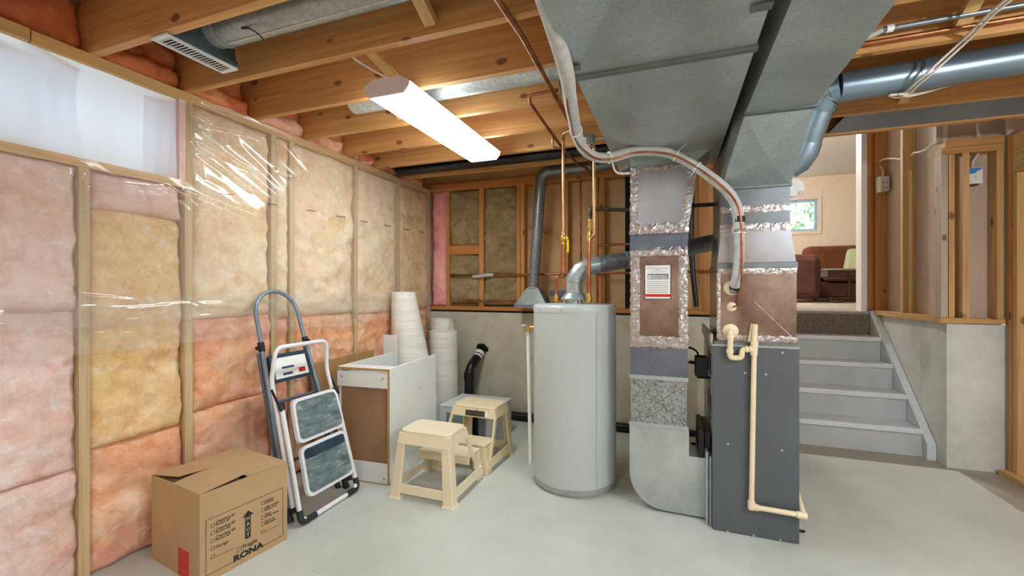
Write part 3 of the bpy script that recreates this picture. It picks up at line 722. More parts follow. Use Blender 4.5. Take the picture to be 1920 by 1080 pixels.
ssec(.243, .565, 1.62, .243, .566, 1.83, 'galv_mid')
ssec(.226, .592, 1.43, .243, .565, 1.62, 'galv_silver')
ob('seam', box(.222, .598, PF-.014, PB, 1.405, 1.435), M['galv_mid'], sp, bevel=.003)
CF = 2.592
ob('coil_box', box(.226, .592, CF, 3.15, 1.012, 1.405), M['galv_warm'], sp)
ob('coil_flange', box(.208, .598, CF-.012, 3.18, 1.0, 1.014), M['galv_mid'], sp)
tape(sp, 'foil_tape', .243, .566, 1.70, 1.735, PF); tape(sp, 'foil_tape', .24, .57, 1.60, 1.64, PF); tape(sp, 'foil_tape', .226, .592, 1.375, 1.405, CF); tape(sp, 'foil_tape', .222, .592, 1.02, 1.05, CF, mat='foil')
tape(sp, 'foil_tape', .222, .24, 1.05, 1.38, CF)
ob('cross_break', join([beam((.40, CF-.001, 1.23), (.57, CF-.001, 1.05), .003, .003)]), M['foil'], sp)
ob('pipe_grommet', lathe((0, 0, 0), [(.0, 0), (.042, 0), (.036, .012), (.02, .02)], 16), M['pvc_cream'], sp, smooth=30)
g = [o for o in COL.objects if o.name.startswith('pipe_grommet')][0]
g.rotation_euler = (math.pi/2, 0, 0); g.location = Vector(PY(1372, 540, CF-.005))-ORG[sp.name]
g2 = g.copy(); COL.objects.link(g2); g2.parent = sp; g2.location = Vector(PY(1370, 621, CF-.005))-ORG[sp.name]
g3 = g.copy(); COL.objects.link(g3); g3.parent = sp; g3.scale = (.6, .6, .6); g3.location = Vector(PY(1372, 575, CF-.005))-ORG[sp.name]
# ---- furnace cabinet
fu = thing('furnace', 'tall grey sheet metal furnace cabinet below the supply duct', 'furnace', (.4, 2.98, 0))
ob('cabinet', box(.205, .595, 2.592, 3.36, 0.0, 1.0), M['furn_side'], fu, bevel=.003)
ob('front_panel', box(.198, .600, 2.572, 2.592, 0.004, .992), M['furnace'], fu, bevel=.003)
ob('top_lip', box(.196, .602, 2.568, 3.36, .990, 1.0), M['galv_plain'], fu)
ob('flange', box(.19, .204, 2.60, 3.36, .985, 1.05), M['galv_plain'], fu)
for u, v in ((1467, 661), (1397, 699), (1436, 702), (1365, 832), (1414, 838), (1466, 844), (1364, 996), (1413, 1004), (1463, 1013)):
    p = PY(u, v, 2.572); ob('screw', disc(p, (0, -1, 0), .006, .004, 8), M['galv_flat'], fu)
slots = B()
for (ya, yb, za, zb) in ((2.75, 2.80, .80, .92), (2.9, 2.95, .80, .92), (2.75, 2.80, .58, .68), (2.76, 2.79, .54, .56), (2.9, 2.95, .58, .68)):
    box(.2035, .206, ya, yb, za, zb, slots)
ob('side_slots', slots, M['black_matt'], fu)
# ---- condensate drain
PYD = 2.545
def pd(u, v, y=PYD): return PY(u, v, y)
dr = thing('condensate_drain', 'cream plastic drain pipe with trap running down the furnace front', 'pipe', (.37, PYD, 0))
r_ = .0125
a0 = pd(1370, 622); a1 = pd(1368.5, 671); a2 = pd(1391, 671); a3 = pd(1391, 655); a4 = pd(1413, 655)
ob('trap', tube(fillet([a0+Vector((0, .04, 0)), a0, a1, a2, a3, a4], .018), r_*1.12, 14), M['pvc_cream'], dr, smooth=60)
for p, q in ((pd(1369.5, 628), pd(1369.5, 634)), (pd(1368.5, 655), pd(1368.5, 662)), (pd(1398, 655), pd(1402, 655))): ob('coupling', tube([p, q], r_*1.4, 14), M['pvc_cream'], dr, smooth=60)
b0 = pd(1416, 608); b1 = pd(1409, 950); b2 = pd(1500, 968, 2.52)
ob('riser_pipe', tube([b0, pd(1414, 660), b1], r_, 14), M['pvc_cream'], dr, smooth=60)
ob('tee', join([tube([pd(1415, 640), pd(1413, 666)], r_*1.4, 14), tube([pd(1405, 655), pd(1413, 655)], r_*1.4, 14)]), M['pvc_cream'], dr, smooth=60)
b2 = Vector((.612, PYD-.005, b1.z-.002))
ob('bottom_run', tube(fillet([b1+Vector((0, 0, .03)), b1, b2, b2+Vector((.0, .22, .09))], .02), r_*1.05, 14), M['pvc_cream'], dr, smooth=60)
for p, d in ((b1, Vector((0, 0, 1))), (b1, Vector((1, 0, 0))), (b2, Vector((-1, 0, 0)))): ob('coupling', tube([p-d*.012, p+d*.032], r_*1.4, 14), M['pvc_cream'], dr, smooth=60)
tag(ob('vent_stub', tube([pd(1411, 607, 2.565), pd(1406, 641, 2.565)], .009, 12), M['pvc_cream'], smooth=60), 'short pale vent tube behind the top of the drain pipe', 'pipe')
# ---- refrigerant line set
ls = [Vector((-.366, .95, 2.25)), PY(1055, 108, 1.42), PY(1068, 180, 1.66), PY(1075, 220, 1.88), PY(1082, 254, 2.10), PY(1096, 281, 2.26), PY(1120, 295, 2.36), PY(1152, 294, 2.42), PY(1195, 283, 2.48), PY(1250, 286, 2.52), PY(1290, 303, 2.53), PY(1330, 330, 2.53), PY(1363, 358, 2.53), PY(1381, 388, 2.53), PY(1386, 430, 2.53)]
lt = thing('refrigerant_line', 'insulated grey refrigerant line curving from the ceiling to the coil box', 'pipe', tuple(ls[-1]))
ob('insulation_sleeve', tube(smoothpath(ls, 7), .027, 14), M['foam'], lt, smooth=60)
lo_ = [PY(1386, 430, 2.53), PY(1386, 480, 2.53), PY(1381, 520, 2.545), PY(1376, 544, 2.585)]
ob('insulation_sleeve', tube(smoothpath([PY(1386, 436, 2.53)]+lo_[1:], 6), .0245, 14), M['foam'], lt, smooth=60)
ob('black_wrap', tube([PY(1386, 406, 2.53), PY(1386, 417, 2.53)], .029, 14), M['black'], lt, smooth=60)
ob('black_end', tube([PY(1378, 536, 2.57), PY(1376, 545, 2.59)], .026, 14), M['black'], lt, smooth=60)
off = [ls[1]+Vector((.03, -.02, .03))]+[p+(Vector((.008, -.026, -.016)) if i > 4 else Vector((-.004, -.026, -.020)))*1.05 for i, p in enumerate(ls) if i > 1]
ob('copper_line', tube(smoothpath(off+[PY(1392, 470, 2.50), PY(1390, 530, 2.51), PY(1385, 568, 2.54), PY(1374, 576, 2.59)], 7), .0055, 8), M['copper'], lt, smooth=60)
P_ = smoothpath(ls, 7)
for i in (26, 47, 66, 73):
    d = (P_[i+1]-P_[i]).normalized(); ob('cable_tie', tube([P_[i]-d*.003, P_[i]+d*.003], .033, 14), M['white_plastic'], lt, smooth=60)
ob('cable_tie', beam(P_[66]+Vector((.01, -.02, .02)), P_[66]+Vector((.055, -.035, .05)), .006, .002), M['white_plastic'], lt)
ob('cable_tie', tube([PY(1386, 436, 2.53), PY(1386, 438, 2.53)], .032, 14), M['white_plastic'], lt, smooth=60)
# ---- black transformer on the furnace side with its leads
tr = thing('transformer_box', 'small black transformer box hung on the furnace side', 'transformer', (.17, 2.80, .86))
bx0 = PY(1303, 703, 2.80); bx1 = PY(1331, 669, 2.80)
ob('case', box(bx0.x, .19, 2.76, 2.86, bx0.z, bx1.z), M['black'], tr, bevel=.004)
ob('bracket', join([box(bx0.x+.01, .203, 2.765, 2.78, bx0.z-.012, bx0.z), box(bx0.x+.005, .18, 2.765, 2.78, bx1.z, bx1.z+.008)]), M['black_matt'], tr)
tag(ob('transformer_lead', tube(smoothpath([PY(1285, 651, 2.85), PY(1297, 653, 2.82), PY(1307, 660, 2.80), PY(1310, 672, 2.80)], 5), .006, 8), M['black'], smooth=60), 'thick black lead arching into the top of the transformer', 'cable')
tag(ob('transformer_plug', join([tube([PY(1280, 679, 2.83), PY(1293, 679, 2.81)], .004, 8), tube([PY(1293, 679, 2.81), PY(1303, 680, 2.80)], .010, 10)]), M['black'], smooth=60), 'small black plug entering the transformer side', 'plug')
# ---- round supply branch on the right, wires and other pipes below the right joists
rd = thing('round_branch_duct', 'smooth round metal duct under the joists at the upper right', 'duct', (1.0, 2.6, 2.3))
e0 = PY(1572, 165, 2.6); dirx = Vector((1, 0, .035))
ob('straight_pipe', tube([e0, e0+dirx*2.6], .069, 24), M['pipe_blue'], rd, smooth=60)
ob('joint_ring', tube([e0+dirx*.30, e0+dirx*.312], .0715, 24), M['pipe_blue'], rd, smooth=60)
ob('elbow', tube([e0+dirx*.01, PY(1553, 172, 2.62), PY(1543, 188, 2.64), PY(1536, 204, 2.66)], .071, 20), M['pipe_blue'], rd, smooth=40)
ob('drop_pipe', tube([PY(1537, 202, 2.66), PY(1519, 250, 2.70), PY(1511, 272, 2.72)], .066, 20), M['pipe_blue'], rd, smooth=60)
ob('elbow', tube([PY(1513, 266, 2.72), PY(1506, 286, 2.73), PY(1495, 302, 2.745), PY(1478, 312, 2.76)], .071, 20), M['pipe_blue'], rd, smooth=40)
for p, q in ((PY(1558, 170, 2.615), PY(1556, 171, 2.617)), (PY(1546, 184, 2.635), PY(1544, 187, 2.637)), (PY(1537, 202, 2.66), PY(1536, 205, 2.66))): ob('joint_ring', tube([p, q], .076, 20), M['dull_foil'], rd, smooth=60)
cap = thing('round_box', 'white round plastic box hanging beside the supply duct', 'box', tuple(PY(1489, 352, 2.9)))
pc = PY(1489, 352, 2.9); ob('body', tube([pc, pc+Vector((.0, .03, 0))], .052, 20), M['white_plastic'], cap, smooth=40)
for dx in (.02, .035): ob('dangling_wire', tube(smoothpath([pc+Vector((dx, -.005, -.02)), pc+Vector((dx+.012, -.012, -.06)), pc+Vector((dx-.006, -.01, -.09))], 4), .002, 6), M['cable'], cap)
for i, (dx, lb) in enumerate(((0, 'left one of two white cables draped under the round duct'), (.035, 'right one of two white cables draped under the round duct'))):
    pts = [Vector((1.26+dx, 2.0, 2.40)), PZ(1885+dx*300, 0, 2.36), PZ(1800+dx*300, 80, 2.335), Vector(PZ(1740+dx*300, 135, 2.26)), Vector(PZ(1712+dx*250, 160, 2.235)), Vector(PZ(1694+dx*300, 175, 2.225)), Vector((.97+dx, 2.58, 2.222)), Vector((1.05+dx, 2.66, 2.235)), Vector((1.2+dx, 2.69, 2.27))]
    tag(ob('draped_cable', tube(smoothpath(pts, 6), .0055, 8), M['cable'], smooth=60), lb, 'cable')
tag(ob('panned_joist_sheet', box(1.0, 3.4, 3.212, 3.571, 2.362, 2.366), M['panned']), 'flat grey metal sheet between the last two joists on the right', 'duct')
tag(ob('copper_pipe', tube([(.60, 2.335, 2.372), (3.4, 2.335, 2.40)], .0105, 12), M['copper'], smooth=60), 'bright copper pipe across the joists at the upper right', 'pipe')
px = thing('grey_conduit', 'grey pipe with white clip across the joists at the upper right', 'pipe', (.86, 2.29, 2.40))
ob('pipe', tube([(.84, 2.292, 2.402), (3.4, 2.292, 2.435)], .011, 12), M['pipe_dark'], px, smooth=60); ob('clip', tube([(.85, 2.292, 2.402), (.875, 2.292, 2.403)], .016, 12), M['white_plastic'], px, smooth=60)
ob('hose', tube(smoothpath([(.84, 2.292, 2.402), (.78, 2.31, 2.385), (.70, 2.33, 2.35), (.66, 2.34, 2.33)], 5), .012, 10), M['foam'], px, smooth=60)
# ---- left floor register with its round duct
rg = thing('register_boot', 'galvanised duct boot with white slotted register between the left joists', 'air vent', (-1.9, 1.4, 2.3))
gx0, gx1, gy0, gy1 = -2.042, -1.940, 1.178, 1.492
fr = B()
for a in ((gx0, gx1, gy0, gy0+.022), (gx0, gx1, gy1-.022, gy1), (gx0, gx0+.013, gy0+.022, gy1-.022), (gx1-.016, gx1, gy0+.022, gy1-.022)): box(*a, 2.334, 2.344, fr)
ob('register_frame', fr, M['vent_white'], rg, bevel=.002)
nb = 17
for k in range(nb):
    y = gy0+.026+(gy1-gy0-.052)*(k+.5)/nb
    ob('louvre', beam((gx0+.013, y, 2.341), (gx1-.016, y, 2.341), .0034, .004, up=Vector((0, .2, 1))), M['vent_white'], rg)
ob('damper', box(gx0+.01, gx1-.014, gy0+.01, gy1-.01, 2.352, 2.356), M['black_matt'], rg)
ob('boot', hexa([(gx0+.006, gy0+.036, 2.358), (gx1-.004, gy0+.036, 2.358), (gx1-.004, gy1-.005, 2.358), (gx0+.006, gy1-.005, 2.358)], [(gx0+.006, 1.32, 2.54), (gx1-.004, 1.32, 2.54), (gx1-.004, 1.465, 2.54), (gx0+.006, 1.465, 2.54)]), M['boot_teal'], rg)
ob('boot_lip', join([box(gx1-.006, gx1-.001, gy0+.03, gy1, 2.346, 2.375)]), M['boot_teal'], rg, bevel=.002)
cy, cz = 1.39, 2.465
ob('collar', tube([(gx1-.02, cy, cz), (-1.87, cy, cz)], .072, 24), M['galv'], rg, smooth=60)
ob('crimp_ring', tube([(-1.895, cy, cz), (-1.882, cy, cz)], .078, 24), M['galv'], rg, smooth=60)
ob('round_pipe', tube([(-1.88, cy, cz), (-.36, cy, cz-.005)], .075, 24), M['pipe_galv'], rg, smooth=60)
ob('pipe_seam', box(-1.86, -.36, cy-.012, cy-.004, cz-.0775, cz-.07), M['galv'], rg)
ob('tie_wire', join([tube(smoothpath([(-1.70, cy-.05, cz-.065), (-1.67, cy-.06, cz-.075), (-1.63, cy-.05, cz-.10), (-1.60, cy-.045, cz-.13)], 4), .003, 6), tube([(-1.72, cy-.05, cz-.06), (-1.68, cy-.055, cz-.07)], .005, 6)]), M['iron'], rg)

# galvanised pipe half hidden between the joists further back
tag(ob('hidden_round_duct', tube([(-1.85, 2.19, 2.452), (-.36, 2.19, 2.452)], .074, 20), M['galv'], smooth=60), 'dull galvanised round duct tucked behind the third joist', 'duct')
tag(ob('black_drain_line', tube([(-2.40, 3.43, 2.385), (.9, 3.43, 2.402)], .05, 20), M['abs'], smooth=60), 'long black plastic drain pipe under the far joists', 'pipe')

# ================================================================ WATER HEATER AND PLUMBING
WX, WY, WR, WH = -.628, 2.92, .278, 1.195
wh = thing('water_heater', 'tall pale grey cylindrical water heater standing on the floor', 'water heater', (WX, WY, 0))
ob('base_ring', lathe((WX, WY, 0), [(.262, 0), (.262, .012), (.276, .016), (.278, .05), (.272, .056)], 56), M['tank_rim'], wh, smooth=40)
ob('jacket', lathe((WX, WY, .05), [(WR-.002, 0), (WR-.002, 1.095)], 72), M['tank'], wh, smooth=60)
ob('top_lid', lathe((WX, WY, 1.143), [(WR, 0), (WR+.001, .030), (WR-.003, .042), (WR-.018, .049), (.05, .054)], 72), M['tank'], wh, smooth=50)
for k in range(7):
    a = -2.9+k*.62; p = Vector((WX+WR*math.cos(a), WY+WR*math.sin(a), 1.160)); ob('screw', disc(p, (math.cos(a), math.sin(a), 0), .006, .004, 8), M['galv_flat'], wh)
aa = math.atan2(-WY, -WX)+.52
sm = B(); c_ = Vector((WX, WY, 0))
beam(c_+Vector((WR*math.cos(aa), WR*math.sin(aa), .06)), c_+Vector((WR*math.cos(aa), WR*math.sin(aa), 1.14)), .004, .008, sm)
ob('jacket_seam', sm, M['tank'], wh)
# relief valve and discharge tube
rv = PY(990, 614, 2.83)
rel = thing('relief_valve', 'brass relief valve with white discharge tube left of the tank', 'valve', tuple(rv))
ob('body', join([tube([rv+Vector((.06, .01, 0)), rv], .013, 12), tube([rv+Vector((0, 0, .018)), rv+Vector((0, 0, -.03))], .016, 12)]), M['brass'], rel, smooth=60)
ob('lever', box(rv.x-.045, rv.x-.005, rv.y-.006, rv.y+.006, rv.z+.012, rv.z+.018), M['white_plastic'], rel)
ob('nut', tube([rv+Vector((0, 0, -.03)), rv+Vector((0, 0, -.055))], .018, 8), M['galv'], rel)
ob('discharge_tube', tube([rv+Vector((0, 0, -.055)), (PY(995, 862, 2.83).x, 2.83, .10)], .0125, 14), M['white_plastic'], rel, smooth=60)
# flue
fl = thing('flue_pipe', 'galvanised flue pipe curving from the water heater top toward the furnace', 'pipe', (WX, WY, 1.2))
f0 = Vector((WX, WY, 1.24)); f1 = Vector((WX, WY, 1.36)); f2 = Vector((WX+.035, WY+.005, 1.415)); f3 = Vector((WX+.11, WY+.03, 1.452)); f4 = Vector((WX+.35, WY+.12, 1.478)); f5 = Vector((-.28, 3.07, 1.492)); f6 = Vector((.25, 3.32, 1.615))
ob('draft_hood', lathe((WX, WY, 1.222), [(.088, 0), (.092, .01), (.066, .038), (.058, .045)], 28), M['pipe_galv'], fl, smooth=40)
ob('hood_collar', join([lathe((WX, WY, 1.196), [(.055, 0), (.055, .03)], 24)]+[box(WX+.075*math.cos(a)-.004, WX+.075*math.cos(a)+.004, WY+.075*math.sin(a)-.004, WY+.075*math.sin(a)+.004, 1.196, 1.226) for a in (.6, 2.2, 3.8, 5.4)]), M['galv'], fl, smooth=40)
ob('elbow', tube([f0+Vector((0, 0, .02)), f1, f2, f3, f4*.2+f3*.8], [.057, .0585, .0600, .0600, .058], 24), M['pipe_galv'], fl, smooth=35)
ob('straight_pipe', tube([f3, f5], .0545, 24), M['pipe_dark'], fl, smooth=60)
ob('straight_pipe', tube([f5*.98+f3*.02, f6, f6+(f6-f5)*.25], .0565, 24), M['pipe_dark'], fl, smooth=60)
d_ = (f5-f3).normalized()
ob('joint_ring', join([tube([f5-d_*.03, f5-d_*.022], .0600, 24), tube([f5-d_*.008, f5], .0600, 24)]), M['pipe_galv'], fl, smooth=40)
ob('joint_ring', tube([f1+Vector((0, 0, -.015)), f1+Vector((0, 0, -.008))], .0625, 24), M['pipe_galv'], fl, smooth=40)
# cold and hot lines to the tank
def elbowed(name, label, pts, r, m, rr=.02, **k): return tag(ob(name, tube(fillet(pts, rr), r, 12), M[m], smooth=60), label, 'pipe')
t1 = thing('copper_riser', 'copper riser with yellow lever valve left of the flue', 'pipe', (-.712, 2.95, 1.2))
xa = -.712; ya = 2.95
z_el = PY(1055, 250, ya).z
ob('upper_pipe', tube(fillet([(xa+.08, ya-.05, z_el), (xa, ya, z_el), (xa, ya, 1.60)], .02), .0105, 12), M['copper_bright'], t1, smooth=60)
zv = PY(1057, 447, ya).z
ob('valve_body', lathe((xa, ya, zv-.045), [(.013, 0), (.016, .012), (.014, .016), (.019, .03), (.022, .045), (.019, .06), (.014, .075), (.016, .08), (.013, .09)], 14), M['brass'], t1, smooth=40)
lv = ob('lever_handle', join([box(xa+.02, xa+.034, ya-.012, ya+.012, zv-.01, zv+.012), box(xa+.026, xa+.040, ya-.009, ya+.009, zv-.10, zv-.01)]), M['yellow'], t1, bevel=.003)
ob('lower_pipe', tube([(xa, ya, zv-.04), (xa, ya, PY(1057, 512, ya).z)], .0115, 12), M['copper'], t1, smooth=60)
zz_ = PY(1057, 518, ya).z
ob('offset_pipe', tube(fillet([(xa, ya, zz_+.02), (xa, ya, zz_), (xa-.045, ya-.02, zz_-.005), (xa-.045, ya-.02, 1.245)], .018), .0105, 12), M['copper'], t1, smooth=60)
ob('union', lathe((xa-.045, ya-.02, 1.205), [(.014, 0), (.018, .01), (.018, .03), (.013, .05)], 8), M['brass'], t1)
t2 = thing('copper_riser', 'copper riser with black iron valve right of the flue', 'pipe', (-.50, 2.95, 1.2))
ya = 2.845; xb = PY(1104, 500, ya).x; xc = PY(1114, 380, ya).x
ztop = PY(1113, 275, ya).z; zc = PY(1113, 443, ya).z
ob('upper_pipe', tube(fillet([(xc-.03, ya-.03, ztop), (xc, ya, ztop), (xc, ya, zc), (xb, ya, zc-.004)], .018), .0105, 12), M['copper_bright'], t2, smooth=60)
ob('lower_pipe', tube([(xb, ya, zc+.01), (xb, ya, 1.24)], .0125, 12), M['copper'], t2, smooth=60)
ob('tee', join([tube([(xb, ya, zc+.03), (xb, ya, zc-.03)], .0155, 12), tube([(xb, ya, zc-.004), (xb+.025, ya, zc-.004)], .0145, 12)]), M['brass'], t2, smooth=60)
ob('union', lathe((xb, ya, 1.205), [(.014, 0), (.021, .01), (.021, .04), (.014, .06)], 8), M['brass'], t2)
# black iron gas pipe with its own valve
gp = thing('gas_pipe', 'dark iron gas pipe with yellow valve above the right copper riser', 'pipe', (-.53, 2.99, 1.5))
gy = ya+.038; zg = PY(1110, 392, gy).z; xg = xb+.003
ob('pipe', tube(fillet([(xg, gy, zc+.03), (xg, gy, zg), (-.27, 3.03, zg+.004), (.3, 3.05, zg+.012)], .02), .0125, 12), M['iron'], gp, smooth=60)
ob('elbow_fitting', tube(fillet([(xg, gy, zg-.035), (xg, gy, zg), (xg+.04, gy+.001, zg)], .02), .0175, 12), M['iron'], gp, smooth=60)
zy = PY(1106, 424, gy).z
ob('valve_body', lathe((xg, gy, zy-.04), [(.015, 0), (.018, .01), (.016, .02), (.021, .04), (.016, .06), (.018, .07), (.015, .085)], 12), M['brass'], gp, smooth=40)
ob('valve_handle', box(xg+.018, xg+.036, gy-.01, gy+.01, zy-.018, zy+.030), M['yellow'], gp, bevel=.003)
# mains below and between the joists
def cp(name, label, pts, r=.0105, m='copper_dull', rr=.02): return tag(ob(name, tube(fillet(pts, rr), r, 12), M[m], smooth=60), label, 'pipe')
cp('copper_main', 'long copper water main running under the joists to the back wall', [(-.605, 1.0, 2.335), (-.58, 1.7, 2.332), (-.612, 3.0, 2.332), (-.645, 3.72, 2.33)], .012, 'copper_dull')
cp('copper_branch', 'copper branch rising from the main beside the ceiling duct', [(-.592, 1.62, 2.345), (-.592, 1.62, 2.40), (-.36, 1.64, 2.46), (-.30, 1.65, 2.46)], .0105)
cp('copper_pipe', 'bent copper pipe under the joists left of the main', [(-.58, 2.285, 2.365), (-.745, 2.29, 2.365), (-.745, 2.30, 2.328), (-.762, 3.05, 2.328), (-.742, 3.62, 2.328), (-.69, 3.70, 2.32), (-.69, 3.98, 2.31)], .0095)
cp('copper_stub', 'small copper loop hanging beside the bent copper pipe', [(-.775, 2.93, 2.365), (-.785, 2.93, 2.33), (-.785, 2.95, 2.285), (-.745, 2.99, 2.28), (-.72, 3.0, 2.285)], .0085, 'copper_bright', .012)
p = PY(1088, 340, 4.02)
cp('copper_riser', 'thin copper riser at the back wall behind the flue', [(p.x, 4.03, 2.31), (p.x+.005, 4.03, 1.13)], .010)
p = PY(1121, 340, 4.02)
cp('copper_riser', 'dark copper riser at the back wall beside the open stud', [(p.x, 4.03, 2.32), (p.x-.005, 4.03, 1.13)], .010)
zr = PY(1150, 459, 4.04).z
cp('copper_branch', 'short copper branch joining the back wall riser on the right', [(p.x+.005, 4.04, zr), (.30, 4.04, zr+.006)], .010)
zr = PY(1060, 513, 4.05).z
cp('copper_run', 'horizontal copper run across the back wall above the tank', [(-1.72, 4.065, zr-.005), (.4, 4.065, zr+.005)], .0105, 'copper')
tag(ob('wrapped_pipe', tube(smoothpath([(-1.93, 4.075, zr-.022), (-1.86, 4.065, zr-.016), (-1.78, 4.065, zr-.007), (-1.70, 4.065, zr-.004)], 5), .0185, 12), M['foam'], smooth=60), 'grey wrapped pipe end crossing the mineral wool', 'pipe')
zr = PY(930, 564, 4.05).z
cp('copper_run', 'low copper run just above the sill on the back wall', [(-2.05, 4.055, zr), (-.90, 4.055, zr-.006)], .0115)
# junction box with cables
jb = thing('junction_box', 'octagonal metal junction box below the joists by the duct', 'junction box', (-.553, 3.02, 2.29))
ob('box', lathe((-.553, 3.0, 2.292), [(.055, 0), (.055, .055)], 8), M['galv_flat'], jb)
ob('cover', lathe((-.553, 3.0, 2.286), [(.057, 0), (.057, .006)], 8), M['galv_flat'], jb)
for a, b in ((.03, .03), (-.03, -.03)): ob('screw', lathe((-.553+a, 3.0+b, 2.281), [(.006, 0), (.006, .005)], 8), M['galv'], jb)
tag(ob('armoured_cable', tube(smoothpath([(-.503, 3.01, 2.32), (-.46, 3.02, 2.33), (-.40, 3.05, 2.32), (-.37, 3.1, 2.28)], 5), .007, 8), M['cable'], smooth=60), 'short white cable from the junction box to the duct', 'cable')
q = [PY(1149, 298, 3.05), PY(1152, 316, 3.05), PY(1162, 325, 3.02), PY(1190, 324, 2.9)]
tag(ob('flexible_conduit', tube(smoothpath(q, 6), .0085, 10), M['cable'], smooth=60), 'white flexible conduit looping behind the return duct', 'cable')
# dryer style round duct on the back wall
vd = thing('wall_duct', 'grey round duct dropping down the back wall to a floor boot', 'duct', (-1.24, 3.95, 1.13))
k0 = Vector((-1.246, 3.96, 1.30)); k1 = Vector((-1.165, 3.93, 2.29))
ob('drop_pipe', tube([k0, k1], .0505, 24), M['pipe_dark'], vd, smooth=60)
ob('elbow', tube([k1+Vector((-.002, 0, -.02)), k1+Vector((.003, 0, .03)), k1+Vector((.022, 0, .068)), k1+Vector((.06, 0, .092)), k1+Vector((.10, 0, .098))], .053, 20), M['pipe_dark'], vd, smooth=35)
ob('horizontal_pipe', tube([k1+Vector((.08, 0, .096)), (-.2, 3.93, 2.415)], .0505, 24), M['pipe_dark'], vd, smooth=60)
ob('boot', hexa([(-1.40, 3.86, 1.145), (-1.09, 3.86, 1.145), (-1.09, 4.09, 1.145), (-1.40, 4.09, 1.145)], [(-1.30, 3.92, 1.30), (-1.19, 3.92, 1.30), (-1.19, 4.03, 1.30), (-1.30, 4.03, 1.30)]), M['dull_foil'], vd)
ob('boot_flange', box(-1.405, -1.085, 3.855, 4.095, 1.11, 1.145), M['pipe_dark'], vd)
ob('joint_ring', tube([k0, k0+(k1-k0)*.012], .054, 24), M['galv'], vd, smooth=60)
tag(ob('metal_strap_plate', box(-1.12, -.96, 4.07, 4.098, 1.22, 1.28), M['galv_blue']), 'blue grey metal strap across the studs by the round duct', 'plate')
# black drain at the concrete wall
bd = thing('drain_elbow', 'black plastic drain pipe bending into the concrete wall', 'pipe', (-1.87, 3.85, 0))
ob('pipe', tube(fillet([(-1.875, 3.86, 0), (-1.872, 3.86, .50), (-1.835, 4.14, .70)], .06), .047, 20), M['abs'], bd, smooth=60)
ob('collar', tube([(-1.873, 3.86, .40), (-1.872, 3.86, .47)], .054, 20), M['abs'], bd, smooth=60)
dv = (Vector((-1.835, 4.14, .70))-Vector((-1.872, 3.86, .50))).normalized(); m0 = Vector((-1.872, 3.86, .50))+dv*.17
ob('label', tube([m0, m0+dv*.075], .0478, 20), M['paper'], bd, smooth=60); ob('label_print', tube([m0+dv*.02, m0+dv*.035], .0482, 20), M['ink'], bd, smooth=60)
ob('wall_gasket', tube([(-1.838, 4.085, .672), (-1.835, 4.10, .686)], .065, 14), M['black_matt'], bd)
tag(ob('floor_pipe', tube([(-1.62, 4.045, .042), (.5, 4.045, .042)], .038, 16), M['abs'], smooth=60), 'black pipe lying along the foot of the back wall', 'pipe')

# ================================================================ LOOSE THINGS IN THE ROOM
# ---- moving carton
cb = thing('moving_carton', 'brown cardboard moving carton with printed checklist against the left wall', 'box', (-2.112, 1.538, 0), (0, 0, math.radians(-8)))
hx2, hy2, ch = .213, .205, .40; th = .005
def LB(name, bm, m, t=cb, **k): return ob(name, bm, M[m], t, local=True, **k)
LB('body', join([box(-hx2, hx2, -hy2, -hy2+th, 0, ch), box(-hx2, hx2, hy2-th, hy2, 0, ch), box(-hx2, -hx2+th, -hy2+th, hy2-th, 0, ch), box(hx2-th, hx2, -hy2+th, hy2-th, 0, ch), box(-hx2+th, hx2-th, -hy2+th, hy2-th, .001, .006)]), 'card')
def flap(pts, t=.004):
    pts = [Vector(p) for p in pts]; n = (pts[1]-pts[0]).cross(pts[2]-pts[0]).normalized()
    if n.z < 0: n = -n
    return hexa(pts, [p+n*t for p in pts])
LB('flap', flap([(-hx2+.006, -hy2+.006, ch-.012), (hx2-.006, -hy2+.006, ch-.012), (hx2-.006, -.01, ch-.016), (-hx2+.006, -.01, ch-.016)]), 'card_in')
LB('flap', flap([(-hx2, 0.0, ch+.004), (hx2, 0.0, ch+.002), (hx2, hy2, ch), (-hx2, hy2, ch)]), 'card')
LB('flap', flap([(-.015, -hy2, ch), (hx2-.002, -hy2, ch), (hx2+.004, .004, ch+.022), (-.04, -.004, ch+.012)]), 'card')
LB('flap', flap([(-hx2, -hy2, ch), (-.035, -hy2+.03, ch+.016), (-.012, .006, ch+.014), (-hx2, .008, ch)]), 'card')
LB('tape_patch', box(.035-.0, .125, -hy2-.0012, -hy2, 0.002, .125), 'red_tape')
fx = hx2+.0006
MT = Matrix(((0, 0, 1, fx), (1, 0, 0, -hy2), (0, 1, 0, 0), (0, 0, 0, 1)))      # text plane: x -> +y, y -> +z on the +x face
def TX(s, y, z, size, bold=0, align='LEFT', sx=1): return text_bm(s, size, MT @ Matrix.Translation((y, z, 0)), .0003, align, bold, sx)
def fbox(y0, y1, z0, z1): return box(fx, fx+.0006, -hy2+y0, -hy2+y1, z0, z1)
def frame(y0, y1, z0, z1, w): return join([fbox(y0, y1, z0, z0+w), fbox(y0, y1, z1-w, z1), fbox(y0, y0+w, z0+w, z1-w), fbox(y1-w, y1, z0+w, z1-w)])
LB('print_frame', frame(.024, .386, .032, .278, .0018), 'ink')
for zc in (.243, .209, .175, .141, .104): LB('check_box', frame(.045, .061, zc-.008, zc+.008, .0014), 'ink')
for zc in (.243, .209, .173, .141, .103): LB('check_box', frame(.273, .289, zc-.008, zc+.008, .0014), 'ink')
LB('check_box', frame(.157, .178, .066, .087, .0015), 'ink')
